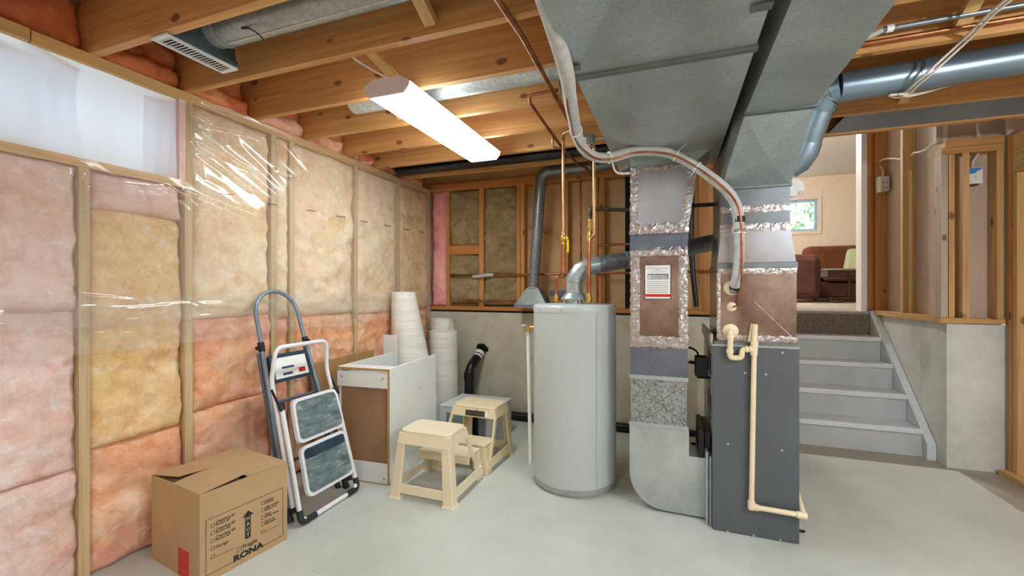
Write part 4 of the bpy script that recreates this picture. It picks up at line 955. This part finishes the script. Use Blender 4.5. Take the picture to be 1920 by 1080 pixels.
for k, (a, b) in enumerate((('Chambre #1', 'Room #1'), ('Chambre #2', 'Room #2'), ('Chambre #3', 'Room #3'))):
    LB('printed_text', join([TX(a, .065, .246-.034*k, .0165, .0002), TX(b, .065, .234-.034*k, .0165, .0002)]), 'ink')
LB('printed_text', TX('Garage', .065, .134, .0185, .0002), 'ink')
for k, (a, b) in enumerate((('Cuisine', 'Kitchen'), ('Salle de bain', 'Bathroom'), ('Salon', 'Living room'), ('Sous-sol', 'Basement'))):
    LB('printed_text', join([TX(a, .292, .245-.034*k, .0145, .0002), TX(b, .292, .234-.034*k, .0145, .0002)]), 'ink')
LB('blank_line', fbox(.065, .146, .096, .0974), 'ink'); LB('blank_line', fbox(.292, .367, .096, .0974), 'ink')
LB('printed_text', TX('Fragile', .183, .069, .027, .0002), 'ink')
LB('printed_text', TX('RONA', .141, .030, .038, .0018, sx=1.28), 'ink')
ar = B(); v = [ar.verts.new((fx+.0003, -hy2+y, z)) for y, z in ((.1945, .108), (.2215, .108), (.2215, .214), (.236, .214), (.208, .240), (.181, .214), (.1945, .214))]; ar.faces.new(v)
LB('up_arrow', ar, 'ink')
fx2 = fx+.0008; MT2 = MT.copy(); MT2[0][3] = fx2
for k, chh in enumerate('HAUT'): LB('arrow_letter', text_bm(chh, .024, MT2 @ Matrix.Translation((.208, .195-.026*k, 0)), .0003, 'CENTER', .0006), 'card')

# ---- ladders leaning on the wall
def lean(F, s):
    L = Vector((-s, 0, 1)).normalized(); N = Vector((1, 0, s)).normalized(); F = Vector(F)
    return lambda u, t, n=0: F+Vector((0, u, 0))+L*t+N*n
def plate(f, u0, u1, u2, u3, t0, t1, n0, n1, r=.03):
    """rounded plate: bottom edge u0..u1 at t0, top edge u2..u3 at t1, thickness n0..n1"""
    cs_ = [(u0, t0), (u1, t0), (u3, t1), (u2, t1)]; poly = []
    for i in range(4):
        a, b, c = Vector(cs_[i-1]), Vector(cs_[i]), Vector(cs_[(i+1) % 4])
        p = b+(a-b).normalized()*r; q = b+(c-b).normalized()*r
        for k in range(6): t = k/5; poly.append(p*(1-t)**2+b*2*t*(1-t)+q*t*t)
    bm = B(); A = [bm.verts.new(f(p.x, p.y, n0)) for p in poly]; C = [bm.verts.new(f(p.x, p.y, n1)) for p in poly]
    bm.faces.new(A); bm.faces.new(C[::-1]); n = len(A)
    for i in range(n): bm.faces.new((A[i], C[i], C[(i+1) % n], A[(i+1) % n]))
    bmesh.ops.recalc_face_normals(bm, faces=bm.faces); return bm
g = lean((-1.995, 2.065, 0), .30)
lg = thing('stepladder', 'tall grey tubular stepladder folded against the insulated wall', 'ladder', (-2.02, 2.065, 0))
for s in (-1, 1):
    ob('front_stile', tube([g(s*.222, .03), g(s*.163, 1.0)], .0125, 12), M['ladder_grey'], lg, smooth=60)
    ob('rear_stile', tube([g(s*.205, .03, -.05), g(s*.172, .96, -.025)], .011, 12), M['ladder_blue'], lg, smooth=60)
    ob('foot', tube([g(s*.224, .0), g(s*.222, .012), g(s*.219, .075)], [.022, .021, .016], 12), M['black'], lg, smooth=40)
    ob('rear_foot', tube([g(s*.206, .0, -.05), g(s*.204, .06, -.05)], [.019, .014], 12), M['black'], lg, smooth=40)
    ob('hinge_clamp', tube([g(s*.167, .965), g(s*.163, 1.02)], .0185, 12), M['black'], lg, smooth=40)
    ob('clamp_knob', tube([g(s*.175-.012, .99, -.01), g(s*.175-.012, .99, .03)], .012, 12), M['black'], lg, smooth=40)
arch = [g(-.161, 1.0), g(-.155, 1.19)]+[g(-.153*math.cos(math.pi*k/12), 1.19+.145*math.sin(math.pi*k/12)) for k in range(1, 12)]+[g(.155, 1.19), g(.161, 1.0)]
ob('top_handle', tube(arch, .0125, 12), M['ladder_grey'], lg, smooth=60)
ob('platform', plate(g, -.148, .148, -.14, .14, .765, .935, -.012, .012, .02), M['tread_dark'], lg)
lab = ob('label_sheet', plate(g, -.125, .125, -.11, .12, .785, .91, .012, .0135, .004), M['paper'], lg)
for a in ((-.07, -.0, .80, .815), (-.07, .02, .84, .853), (.05, .10, .80, .83)): ob('label_print', plate(g, a[0], a[1], a[0], a[1], a[2], a[3], .0136, .0142, .002), M['blue_ink' if a[0] < 0 else 'red_print'], lg)
ob('rung', tube([g(-.185, .655, -.03), g(.185, .655, -.03)], .0095, 10), M['ladder_blue'], lg, smooth=60)
ob('rung', tube([g(-.205, .30, -.03), g(.205, .30, -.03)], .0095, 10), M['ladder_blue'], lg, smooth=60)
w = lean((-1.895, 2.055, 0), .27)
ws = thing('step_stool', 'white framed folding step stool with two grey treads leaning on the ladder', 'step stool', (-1.895, 2.055, 0))
ob('front_frame', tube(fillet([w(-.205, .655, .0), w(-.226, .018), w(.226, .018), w(.205, .655, .0)], .06, 6), .0135, 12), M['ladder_white'], ws, smooth=60)
ob('handle_frame', tube(fillet([w(-.222, .10, -.045), w(-.214, .70, -.03), w(-.21, .80, -.035), w(-.195, .985, .03), w(.195, .985, .03), w(.21, .80, -.035), w(.214, .70, -.03), w(.222, .10, -.045)], .055, 6), .0125, 12), M['ladder_white'], ws, smooth=60)
for s in (-1, 1):
    ob('corner_boot', tube(fillet([w(s*.223, .085), w(s*.226, .018), w(s*.125, .018)], .05, 5), .0175, 12), M['boot'], ws, smooth=60)
    ob('end_cap', tube([w(s*.222, .075, -.045), w(s*.222, .105, -.045)], .0155, 12), M['black'], ws, smooth=40)
    ob('hinge_cap', tube([w(s*.206, .635), w(s*.205, .675)], .017, 12), M['black'], ws, smooth=40)
    ob('link_bar', beam(w(s*.222, .63, .012), w(s*.222, .76, -.03), .006, .014), M['black'], ws)
for nm, a in (('upper', (-.178, .188, -.168, .172, .425, .675)), ('lower', (-.175, .198, -.165, .185, .125, .405))):
    n0 = .02 if nm == 'upper' else .008
    fo = ob('step', plate(w, *a, n0, n0+.022, .045), M['ladder_white'], ws)
    ob('tread', plate(w, a[0]+.017, a[1]-.017, a[2]+.017, a[3]-.017, a[4]+.018, a[5]-.018, n0+.022, n0+.026, .035), M['tread'], fo)
    if nm == 'lower': ob('tread_band', plate(w, -.152, .166, -.148, .168, a[5]-.075, a[5]-.02, n0+.0262, n0+.0268, .02), M['tread_dark'], fo)

# ---- cabinet carcass
cr = math.radians(4)
cc = thing('cabinet_carcass', 'white laminate cabinet carcass with bare brown back panel', 'cabinet', (-1.952, 2.395, 0), (0, 0, cr))
cw, cd, chh = .203, .68, .765
def CB(name, bm, m, **k): return ob(name, bm, M[m], cc, local=True, **k)
for s in (-1, 1):
    x0, x1 = (cw-.016, cw) if s > 0 else (-cw, -cw+.016)
    CB('side_panel', box(x0, x1, .002, cd, 0, chh), 'white_lam'); CB('raw_edge', box(x0, x1, 0, .0018, 0, chh), 'mdf_edge')
CB('back_panel', box(-cw+.017, cw-.017, .022, .026, .13, .64), 'mdf')
CB('top_rail', box(-cw+.002, cw-.016, -.003, .012, .635, chh-.03), 'white_lam'); CB('bottom_rail', box(-cw+.017, cw-.017, -.001, .014, .008, .135), 'white_lam')
CB('toe_edge', box(-cw+.017, cw-.017, .0, .016, 0, .008), 'mdf_edge')
CB('top_stretcher', box(-cw+.017, cw-.017, .004, .11, chh-.018, chh-.002), 'white_lam'); CB('stretcher_edge', box(-cw+.017, cw-.017, .001, .004, chh-.018, chh-.002), 'mdf_edge')
CB('bottom_board', box(-cw+.017, cw-.017, .03, cd, .10, .116), 'white_lam')
for x, z in ((-cw+.04, .70), (cw-.05, .70), (cw-.04, .04)): CB('screw', disc((x, -.004 if z > .1 else -.002, z), (0, -1, 0), .006, .003, 10), 'grey_print')
CB('screw', disc((cw, .40, .56), (1, 0, 0), .005, .003, 10), 'grey_print')
tag(ob('white_board', box(-2.30, -2.17, 3.08, 3.096, 0, .905), M['white_lam'], bevel=.001), 'narrow white laminate board standing behind the cabinet carcass', 'board')
bmq = hexa([(-2.335, 2.38, 0), (-2.32, 2.38, 0), (-2.32, 3.06, 0), (-2.335, 3.06, 0)], [(-2.395, 2.38, .765), (-2.383, 2.38, .765), (-2.383, 3.06, .775), (-2.395, 3.06, .775)])
tag(ob('brown_board', bmq, M['card_panel']), 'flat brown board leaning on the insulation behind the cabinet', 'board')
# ---- underlay rolls
def roll(name, label, b, t_, rb, rt_, crumple=0):
    b = Vector(b); t_ = Vector(t_); pr = []
    bm = B(); seg = 40; rings = []; n = 22
    for i in range(n+1):
        a = i/n; c = b+(t_-b)*a; r = rb+(rt_-rb)*a; ring = []
        for k in range(seg):
            an = 2*math.pi*k/seg; d = noise.noise(Vector((math.cos(an)*2, math.sin(an)*2, a*6+b.y)))*.004
            if crumple and a > .86: d += noise.noise(Vector((math.cos(an)*3, math.sin(an)*3, a*40)))*.022
            ring.append(bm.verts.new(c+Vector(((r+d)*math.cos(an), (r+d)*math.sin(an), 0))))
        rings.append(ring)
    for i in range(n):
        for k in range(seg): bm.faces.new((rings[i][k], rings[i][(k+1) % seg], rings[i+1][(k+1) % seg], rings[i+1][k]))
    bm.faces.new(rings[0][::-1])
    inn = [bm.verts.new(t_+(v.co-t_)*.90) for v in rings[-1]]; low = [bm.verts.new(v.co+Vector((0, 0, -.03))) for v in inn]
    for k in range(seg):
        bm.faces.new((rings[-1][k], rings[-1][(k+1) % seg], inn[(k+1) % seg], inn[k])); bm.faces.new((inn[k], inn[(k+1) % seg], low[(k+1) % seg], low[k]))
    bm.faces.new(low)
    t = thing(name, label, 'roll', tuple(b))
    ob('outer_wrap', bm, M['underlay'], t, smooth=50)
    sp_ = B(); P = []
    for k in range(90): a = k*.25; r = rt_*.86-k*rt_*.0088; P.append(t_+Vector((r*math.cos(a), r*math.sin(a), -.012)))
    tube(P, .004, 5, sp_); ob('inner_coil', sp_, M['underlay'], t, smooth=60)
    return t
yt = 3.36
tl, tr_, tb = PY(735, 552, yt), PY(778, 548, yt), None
roll('underlay_roll', 'tallest white foam underlay roll flaring to the floor behind the cabinet', (-2.135, yt, 0), ((tl.x+tr_.x)/2, yt, 1.265), .235, .105)
roll('underlay_roll', 'short white foam roll in front of the concrete wall right of the tall roll', (-2.075, 3.745, 0), (-2.095, 3.735, .885), .130, .138)
roll('underlay_roll', 'white foam roll with crumpled top in the far corner', (-2.22, 3.965, 0), (-2.235, 3.965, .985), .12, .12, 1)
# ---- small grey cabinet on the floor
gb = thing('metal_box', 'low pale grey metal box on the floor behind the stools', 'box', (-1.62, 3.485, 0))
ob('case', box(-1.868, -1.372, 3.272, 3.70, .004, .296), M['grey_box'], gb, bevel=.004)
ob('lid', box(-1.872, -1.368, 3.266, 3.704, .296, .303), M['grey_box'], gb, bevel=.003)
ob('front_panel', box(-1.80, -1.44, 3.264, 3.272, .05, .25), plain('grey_front', hx(120, 132, 138), .5), gb, bevel=.003)
ob('dark_window', box(-1.62, -1.50, 3.262, 3.265, .03, .24), M['abs'], gb)
for z in (.06, .24): ob('screw', disc((-1.372, 3.35, z), (1, 0, 0), .006, .003, 8), M['galv'], gb)
# ---- step stools
def stool(label, loc, rz, m, worn=False):
    t = thing('plastic_stool', label, 'stool', loc, (0, 0, rz), group=None)
    def S(name, bm, mm=None, **k): return ob(name, bm, M[mm or m], t, local=True, **k)
    ft = lambda sx, y, z: (sx, y, z)
    # top: rounded slab with notched corners and a skirt
    pts = []; hw, y0, y1 = .178, -.205, .035
    n_ = .022
    for (x, y) in ((-hw+n_*1.6, y0), (hw-n_*1.6, y0), (hw-n_*.6, y0+n_*.6), (hw, y0+n_*1.6), (hw, y1-n_*1.6), (hw-n_*.6, y1-n_*.6), (hw-n_*1.6, y1), (-hw+n_*1.6, y1), (-hw+n_*.6, y1-n_*.6), (-hw, y1-n_*1.6), (-hw, y0+n_*1.6), (-hw+n_*.6, y0+n_*.6)): pts.append((x, y))
    S('seat', prism(pts, .393, .418, 'xy'), bevel=.009)
    sk = B()
    hexa([(-.176, -.222, .335), (.176, -.222, .335), (.176, -.212, .335), (-.176, -.212, .335)], [(-.172, -.206, .40), (.172, -.206, .40), (.172, -.196, .40), (-.172, -.196, .40)], sk)
    hexa([(-.176, .032, .335), (.176, .032, .335), (.176, .042, .335), (-.176, .042, .335)], [(-.172, .024, .40), (.172, .024, .40), (.172, .034, .40), (-.172, .034, .40)], sk)
    for s in (-1, 1): hexa([(s*.186-.005, -.21, .335), (s*.186+.005, -.21, .335), (s*.186+.005, .04, .335), (s*.186-.005, .04, .335)], [(s*.172-.005, -.20, .40), (s*.172+.005, -.20, .40), (s*.172+.005, .03, .40), (s*.172-.005, .03, .40)], sk)
    S('skirt', sk, bevel=.003)
    for s in (-1, 1):
        a, b = (.128, .182) if s > 0 else (-.182, -.128)
        c, d = (.150, .222) if s > 0 else (-.222, -.150)
        S('leg', join([hexa([(c, -.240, .0), (d, -.240, .0), (d, -.222, .0), (c, -.222, .0)], [(a, -.214, .345), (b, -.214, .345), (b, -.198, .345), (a, -.198, .345)]),
             hexa([(s*.214-.008, -.238, .0), (s*.214+.008, -.238, .0), (s*.214+.008, -.175, .0), (s*.214-.008, -.175, .0)], [(s*.178-.008, -.212, .345), (s*.178+.008, -.212, .345), (s*.178+.008, -.155, .345), (s*.178-.008, -.155, .345)])]), bevel=.006)
        S('foot', hexa([(c-.006, -.250, 0), (d+.006, -.250, 0), (d+.006, -.165, 0), (c-.006, -.165, 0)], [(c, -.242, .012), (d, -.242, .012), (d, -.172, .012), (c, -.172, .012)]), bevel=.003)
        S('brace', beam((s*.180, .020, .345), (s*.203, .165, .055), .012, .032, up=Vector((0, 1, .4))), bevel=.003)
        S('side_rail', hexa([(s*.210-.006, -.20, .035), (s*.210+.006, -.20, .035), (s*.210+.006, .205, .035), (s*.210-.006, .205, .035)], [(s*.202-.006, -.20, .092), (s*.202+.006, -.20, .092), (s*.202+.006, .205, .092), (s*.202-.006, .205, .092)]), bevel=.003)
        c, d = (.135, .190) if s > 0 else (-.190, -.135)
        S('step_leg', join([hexa([(c, .205, 0), (d+s*.012, .205, 0), (d+s*.012, .222, 0), (c, .222, 0)], [(c, .190, .185), (d, .190, .185), (d, .206, .185), (c, .206, .185)]),
             hexa([(s*.200-.007, .14, .0), (s*.200+.007, .14, .0), (s*.200+.007, .222, .0), (s*.200-.007, .222, .0)], [(s*.186-.007, .10, .185), (s*.186+.007, .10, .185), (s*.186+.007, .206, .185), (s*.186-.007, .206, .185)])]), bevel=.005)
    S('front_rail', hexa([(-.20, -.234, .035), (.20, -.234, .035), (.20, -.224, .035), (-.20, -.224, .035)], [(-.195, -.230, .092), (.195, -.230, .092), (.195, -.220, .092), (-.195, -.220, .092)]), bevel=.003)
    S('low_step', box(-.190, .190, .045, .212, .188, .205), bevel=.008)
    S('step_skirt', join([box(-.187, .187, .048, .056, .145, .19), box(-.187, .187, .200, .209, .150, .19)]), bevel=.003)
    if worn:
        S('label', hexa([(-.10, .0425, .345), (.06, .0425, .345), (.06, .045, .345), (-.10, .045, .345)], [(-.10, .036, .385), (.06, .036, .385), (.06, .038, .385), (-.10, .038, .385)]), 'iron')
        S('label_code', hexa([(-.125, .0425, .345), (-.105, .0425, .345), (-.105, .045, .345), (-.125, .045, .345)], [(-.125, .036, .385), (-.105, .036, .385), (-.105, .038, .385), (-.125, .038, .385)]), 'paper')
    return t
stool('clean beige two-step plastic stool nearest the camera', (-1.432, 2.515, 0), 0, 'stool')
stool('scuffed beige two-step plastic stool by the grey metal box', (-1.405, 2.995, 0), math.pi-.04, 'stool_worn', True)

# ---- curtain
bm = B(); V = []
for i in range(91):
    r = []
    for j in range(31):
        y = .295+(1.548-.295)*i/90; z = 1.868+(2.302-1.868)*j/30
        d = .010*math.sin(y*21+1.2*noise.noise(Vector((y*4, 0, 3))))*(1-.5*j/30)+.012*noise.noise(Vector((y*5, z*2.5, 1)))+.008*noise.noise(Vector((y*14, z*1.5, 4)))
        r.append(bm.verts.new((-2.475+d*.9, y, z)))
    V.append(r)
for i in range(90):
    for j in range(30): bm.faces.new((V[i][j], V[i+1][j], V[i+1][j+1], V[i][j+1]))
cu = tag(ob('curtain', bm, M['curtain'], smooth=60), 'sheer white cloth pinned over the high basement window', 'curtain')
for (ya, yb, za, zb, ph) in ((.30, .99, 1.872, 2.25, 0), (.98, 1.16, 1.87, 2.29, 2), (1.40, 1.54, 1.872, 2.28, 4), (.72, .86, 1.95, 2.30, 1)):
    bm = B(); V = []
    for i in range(25):
        r = []
        for j in range(13):
            a, b = i/24, j/12; y = ya+(yb-ya)*a+.02*math.sin(b*4+ph)*(1 if a > .5 else 0); z = za+(zb-za)*b+.02*math.sin(a*3+ph)*(b > .5)
            r.append(bm.verts.new((-2.492-.006*math.sin(a*9+ph), y, z)))
        V.append(r)
    for i in range(24):
        for j in range(12): bm.faces.new((V[i][j], V[i+1][j], V[i+1][j+1], V[i][j+1]))
    ob('fold_shade_strip', bm, M['curtain'], cu, smooth=60)  # extra cloth layers added to darken the curtain like fold shading
# ---- clear polythene sheet
FOLDS = [((373, 267), (480, 325), 1.2), ((370, 267), (463, 320), 1.), ((397, 257), (433, 270), 1.), ((380, 247), (433, 270), 1.2), ((377, 235), (473, 250), 1.), ((407, 237), (493, 260), .8),
    ((367, 277), (397, 293), .8), ((373, 290), (467, 358), 1.2), ((353, 253), (387, 293), .8), ((350, 280), (380, 333), .9), ((513, 313), (550, 335), 1.4), ((520, 323), (547, 337), 1.2), ((550, 277), (567, 305), 1.3),
    ((350, 360), (480, 410), 1.2), ((360, 370), (480, 423), 1.), ((300, 355), (350, 395), 1.), ((310, 350), (365, 388), 1.2), ((170, 355), (235, 360), 1.3), ((235, 360), (345, 370), 1.2), ((168, 350), (225, 363), .9), ((245, 357), (300, 352), .8),
    ((100, 552), (245, 563), 1.3), ((235, 580), (350, 568), 1.2), ((365, 568), (480, 580), 1.2), ((0, 585), (100, 580), 1.), ((0, 607), (60, 602), .8), ((345, 200), (400, 235), .8), ((375, 190), (450, 215), .8), ((348, 230), (362, 262), .7), ((352, 300), (362, 330), .7), ((20, 385), (160, 392), .5), ((110, 335), (125, 318), 1.), ((145, 345), (152, 325), 1.1), ((165, 345), (270, 352), .8), ((270, 352), (345, 372), 1.), ((440, 210), (620, 290), .5), ((340, 615), (360, 610), .9), ((345, 570), (420, 590), .8)]
FL = []
for a, b, st_ in FOLDS:
    p, q = PX(a[0], a[1], LX+.03), PX(b[0], b[1], LX+.03); FL.append((p.y, p.z, q.y, q.z, st_))
def fold(y, z):
    d = 0
    for (ya, za, yb, zb, k) in FL:
        if y < min(ya, yb)-.06 or y > max(ya, yb)+.06 or z < min(za, zb)-.06 or z > max(za, zb)+.06: continue
        ey, ez = yb-ya, zb-za; L2 = ey*ey+ez*ez; t = ((y-ya)*ey+(z-za)*ez)/L2
        if t < -.05 or t > 1.05: continue
        w = noise.noise(Vector((t*3.5*L2**.5*4, k*9, ya*7)))*.010
        c = ((y-ya)*-ez+(z-za)*ey)/L2**.5+w*math.sin(math.pi*max(0, min(1, t)))
        tp = max(0, min(1, t)); tap = math.sin(math.pi*min(1, max(0, .08+tp*.84)))**.6
        d += k*.0085*tap*math.exp(-(c/.0068)**2)
    return d
def sheet(y0, y1, z0, z1, off, st, seed=0, band=False):
    bm = B(); ny = int((y1-y0)/st); nz = int((z1-z0)/st); V = []
    for i in range(ny+1):
        r = []
        for j in range(nz+1):
            y = y0+(y1-y0)*i/ny; z = z0+(z1-z0)*j/nz
            if not band and y < 1.585 and z > 1.868: r.append(None); continue
            d = .008+.010*noise.noise(Vector((y*1.6, z*2.2, seed)))+.003*noise.noise(Vector((y*5, z*7, seed+3)))
            mm = math.exp(-((y-1.95)/.5)**2-((z-1.82)/.42)**2)
            ca, sa = math.cos(-.52), math.sin(-.52); pa_, pb_ = y*ca+z*sa, -y*sa+z*ca
            d += (.0035+.012*mm)*abs(noise.noise(Vector((pa_*1.7, pb_*10, 31+seed))))+.003*noise.noise(Vector((pa_*3, pb_*22, 7)))
            if not band or z > 1.06: d += fold(y, z)*1.35
            if band: d += .010*max(0, 1-abs(noise.noise(Vector((y*1.1, z*16, 8))))*2)**6
            r.append(bm.verts.new((LX+.004+off+max(0.0, d), y, z+(.014*noise.noise(Vector((y*2, 0, 5))) if j == 0 else 0))))
        V.append(r)
    for i in range(ny):
        for j in range(nz):
            q = (V[i][j], V[i+1][j], V[i+1][j+1], V[i][j+1])
            if None not in q: bm.faces.new(q)
    for v in [v for v in bm.verts if not v.link_faces]: bm.verts.remove(v)
    return bm
ps = tag(ob('polythene_sheet', sheet(.75, 4.04, 1.13, 2.335, .028, .0068), M['poly'], smooth=0), 'clear wrinkled polythene vapour sheet stapled over the pink insulation', 'plastic sheet')
ob('overlap_strip', sheet(.75, 4.04, 1.015, 1.26, .036, .0085, 5, True), M['poly'], ps, smooth=0)

for u0, u1, v in ((412, 440, 362), (503, 520, 381), (575, 595, 393), (630, 648, 404), (677, 690, 413), (720, 733, 421), (757, 768, 428), (787, 796, 433)):
    bm = B()
    for k in range(7):
        p, q = PX(u0+(u1-u0)*k/7, v+k*.3, LX+.062), PX(u0+(u1-u0)*(k+.62)/7, v+2.6+k*.3, LX+.062)
        vs = [bm.verts.new((LX+.062, a, b)) for a, b in ((p.y, p.z), (q.y, p.z), (q.y, q.z), (p.y, q.z))]; bm.faces.new(vs)
    mk = ob('print_mark', bm, M['red_print'] if u0 < 500 else M['ink'], ps); mk['kind'] = 'stuff'

tag(ob('black_cable', tube(smoothpath([PY(1297, 360, 4.05), PY(1296, 450, 4.05), PY(1300, 520, 4.04), PY(1306, 575, 4.03)], 6), .022, 10), M['abs'], smooth=60), 'thick black hose hanging at the back wall behind the furnace', 'hose')
# ---- electrical bits on the right
eb = thing('switch_box', 'grey electrical box nailed to the stud beside the stair door', 'electrical box', (1.88, 5.2, 2.27))
ob('box', box(1.87, 1.935, 5.14, 5.237, 2.23, 2.37), M['grey_box'], eb, bevel=.003)
ob('face', box(1.862, 1.87, 5.145, 5.235, 2.225, 2.375), M['white_plastic'], eb)
for a, b in ((.02, .03), (.045, .03), (.02, .08), (.045, .08)): ob('knockout', disc((1.87+a, 5.14, 2.23+b), (0, -1, 0), .007, .002, 10), M['dull_foil'], eb)
tag(ob('house_cable', tube(smoothpath([PX(1655, 332, 1.90), PX(1655, 318, 1.90), PX(1648, 307, 1.895), PX(1655, 299, 1.89), PX(1672, 297, 1.885), PX(1691, 298.5, 1.88)], 6), .0075, 8), M['cable'], smooth=60), 'white cable curving out of the grey electrical box', 'cable')
tag(ob('house_cable', tube(smoothpath([PX(1710, 291, 1.87), PX(1715, 286, 1.855), PX(1724, 285, 1.85), PX(1738, 279, 1.85), PX(1752, 267, 1.855), PX(1760, 259, 1.87)], 6), .0075, 8), M['cable'], smooth=60), 'white cable crossing the bay from the middle stud', 'cable')
tag(ob('house_cable', tube(smoothpath([PY(1836, 282, 4.10), PY(1833, 290, 4.10), PY(1825, 302, 4.10), PY(1823, 316, 4.12)], 6), .0085, 8), M['cable'], smooth=60), 'white cable dropping to the blue and white card', 'cable')
tag(ob('house_cable', tube(smoothpath([PY(1832, 232, 4.12), PY(1834, 248, 4.10), PY(1836, 260, 4.09)], 4), .0085, 8), M['cable'], smooth=60), 'short white cable above the small stud wall', 'cable')
pa, pb = PY(1817, 345, 4.10), PY(1842.5, 313, 4.10)
tb_ = thing('instruction_card', 'white card with blue header on a box between the studs', 'card', ((pa.x+pb.x)/2, 4.12, pa.z))
ob('box', box(pa.x+.004, pb.x-.02, 4.102, 4.15, pa.z-.012, pb.z-.01), M['iron'], tb_)
ob('card', box(pa.x, pb.x, 4.098, 4.101, pa.z, pb.z), M['paper'], tb_)
hh = pb.z-pa.z
bm = B(); vs = [bm.verts.new((x, 4.0972, z)) for x, z in ((pa.x, pb.z-hh*.40), (pa.x+.035, pb.z-hh*.36), (pa.x+.045, pb.z-hh*.24), (pb.x-.008, pb.z-hh*.14), (pb.x-.002, pb.z-.003), (pa.x, pb.z-.003))]; bm.faces.new(vs)
ob('blue_header', bm, M['blue_card'], tb_)
ob('small_mark', join([box(pa.x+.032, pa.x+.037, 4.0965, 4.0975, pa.z+hh*.42, pa.z+hh*.5), box(pa.x+.030, pa.x+.042, 4.0965, 4.0975, pa.z+hh*.36, pa.z+hh*.39)]), M['grey_print'], tb_)
tag(ob('floor_scrap', join([beam((.605, 2.95, .004), (.66, 2.90, .012), .02, .006), beam((.62, 2.72, .004), (.655, 2.70, .012), .015, .008)]), M['abs']), 'dark scraps on the floor at the furnace corner', 'scrap')

# ================================================================ UPPER ROOM FURNITURE
def cushion(x0, x1, y0, y1, z0, z1): return box(x0, x1, y0, y1, z0, z1)
so = thing('sofa', 'brown suede sofa against the far wall of the upper room', 'sofa', (3.0, 9.3, UZ))
ob('base', cushion(2.22, 4.0, 8.85, 9.75, UZ+.06, UZ+.34), M['sofa_dark'], so, bevel=.03)
ob('seat_cushion', cushion(2.42, 3.20, 8.80, 9.5, UZ+.34, UZ+.50), M['sofa'], so, bevel=.05); ob('seat_cushion', cushion(3.21, 3.85, 8.80, 9.5, UZ+.34, UZ+.50), M['sofa'], so, bevel=.05)
ob('backrest', cushion(2.30, 3.22, 9.42, 9.78, UZ+.3, UZ+1.0), M['sofa'], so, bevel=.09)
ob('backrest', cushion(3.23, 4.0, 9.42, 9.78, UZ+.3, UZ+.95), M['sofa'], so, bevel=.09)
for x in (2.16, 3.85): ob('armrest', cushion(x, x+.24, 8.82, 9.7, UZ+.06, UZ+.66), M['sofa_dark'], so, bevel=.09)
for x in (2.25, 3.9): ob('foot', cushion(x, x+.08, 8.9, 8.98, UZ, UZ+.06), M['table_wood'], so)
pi = tag(ob('throw_pillow', hexa([(2.78, 9.12, UZ+.50), (3.32, 9.06, UZ+.50), (3.34, 9.20, UZ+.50), (2.80, 9.26, UZ+.50)], [(2.90, 9.30, UZ+.93), (3.38, 9.26, UZ+.92), (3.39, 9.40, UZ+.92), (2.92, 9.42, UZ+.93)]), M['pillow'], bevel=.06), 'sage green pillow propped on the brown sofa', 'pillow')
am = thing('armchair', 'dark brown armchair seen from the side at the upper landing', 'armchair', (1.9, 8.2, UZ))
ob('arm_side', cushion(1.30, 2.16, 7.95, 8.2, UZ+.06, UZ+.76), M['sofa_dark'], am, bevel=.10)
ob('skirt', cushion(1.3, 2.09, 8.0, 8.9, UZ+.05, UZ+.40), M['sofa_dark'], am, bevel=.03)
ob('backrest', cushion(1.25, 1.78, 8.0, 8.9, UZ+.4, UZ+1.02), M['sofa_dark'], am, bevel=.09)
for x in (1.35, 1.98): ob('foot', cushion(x, x+.08, 8.0, 8.08, UZ, UZ+.06), M['table_wood'], am)
ta = thing('coffee_table', 'dark wooden coffee table with turned legs before the sofa', 'table', (2.8, 8.2, UZ))
ob('top', cushion(2.18, 3.1, 7.95, 8.5, UZ+.50, UZ+.53), plain('polished_table_top', hx(150, 140, 136), .15), ta, bevel=.008)
ob('apron', cushion(2.24, 3.04, 8.0, 8.45, UZ+.40, UZ+.50), M['table_wood'], ta)
for x in (2.55, 2.88):
    ob('leg', lathe((x, 8.1, UZ+.06), [(.03, 0), (.022, .03), (.035, .06), (.02, .12), (.03, .2), (.018, .27), (.035, .33)], 14), M['table_wood'], ta, smooth=40)
ob('stretcher', cushion(2.30, 3.05, 8.05, 8.16, UZ+.05, UZ+.085), M['table_wood'], ta, bevel=.01)
for x in (2.32, 2.92): ob('foot', cushion(x, x+.12, 8.0, 8.22, UZ, UZ+.05), M['table_wood'], ta, bevel=.01)
# trees outside the far window
def tree(x, y, label, sd, h=4.2):
    random.seed(sd); t = thing('tree', label, 'tree', (x, y, 0))
    ob('trunk', tube([(x, y, 0), (x+.1, y, h*.5), (x, y+.1, h*.8)], [.14, .10, .05], 8), M['bark'], t)
    bm = B()
    for k in range(1500):
        a = random.uniform(0, 6.28); r = 1.9*random.random()**.5; z = random.uniform(h*.45, h*1.15); s = random.uniform(.05, .11)
        c = Vector((x+r*math.cos(a), y+r*math.sin(a), z)); d1 = Vector((random.uniform(-1, 1), random.uniform(-1, 1), random.uniform(-1, 1))).normalized(); d2 = d1.orthogonal().normalized()
        bm.faces.new([bm.verts.new(c+d1*s), bm.verts.new(c+d2*s*.5), bm.verts.new(c-d1*s), bm.verts.new(c-d2*s*.5)])
    o = ob('foliage', bm, M['leaf'], t); o['kind'] = 'stuff'
tree(4.6, 13.6, 'leafy green tree outside the far small window on the left', 3)
tree(8.6, 15.2, 'leafy green tree outside the far small window on the right', 4, 4.8)
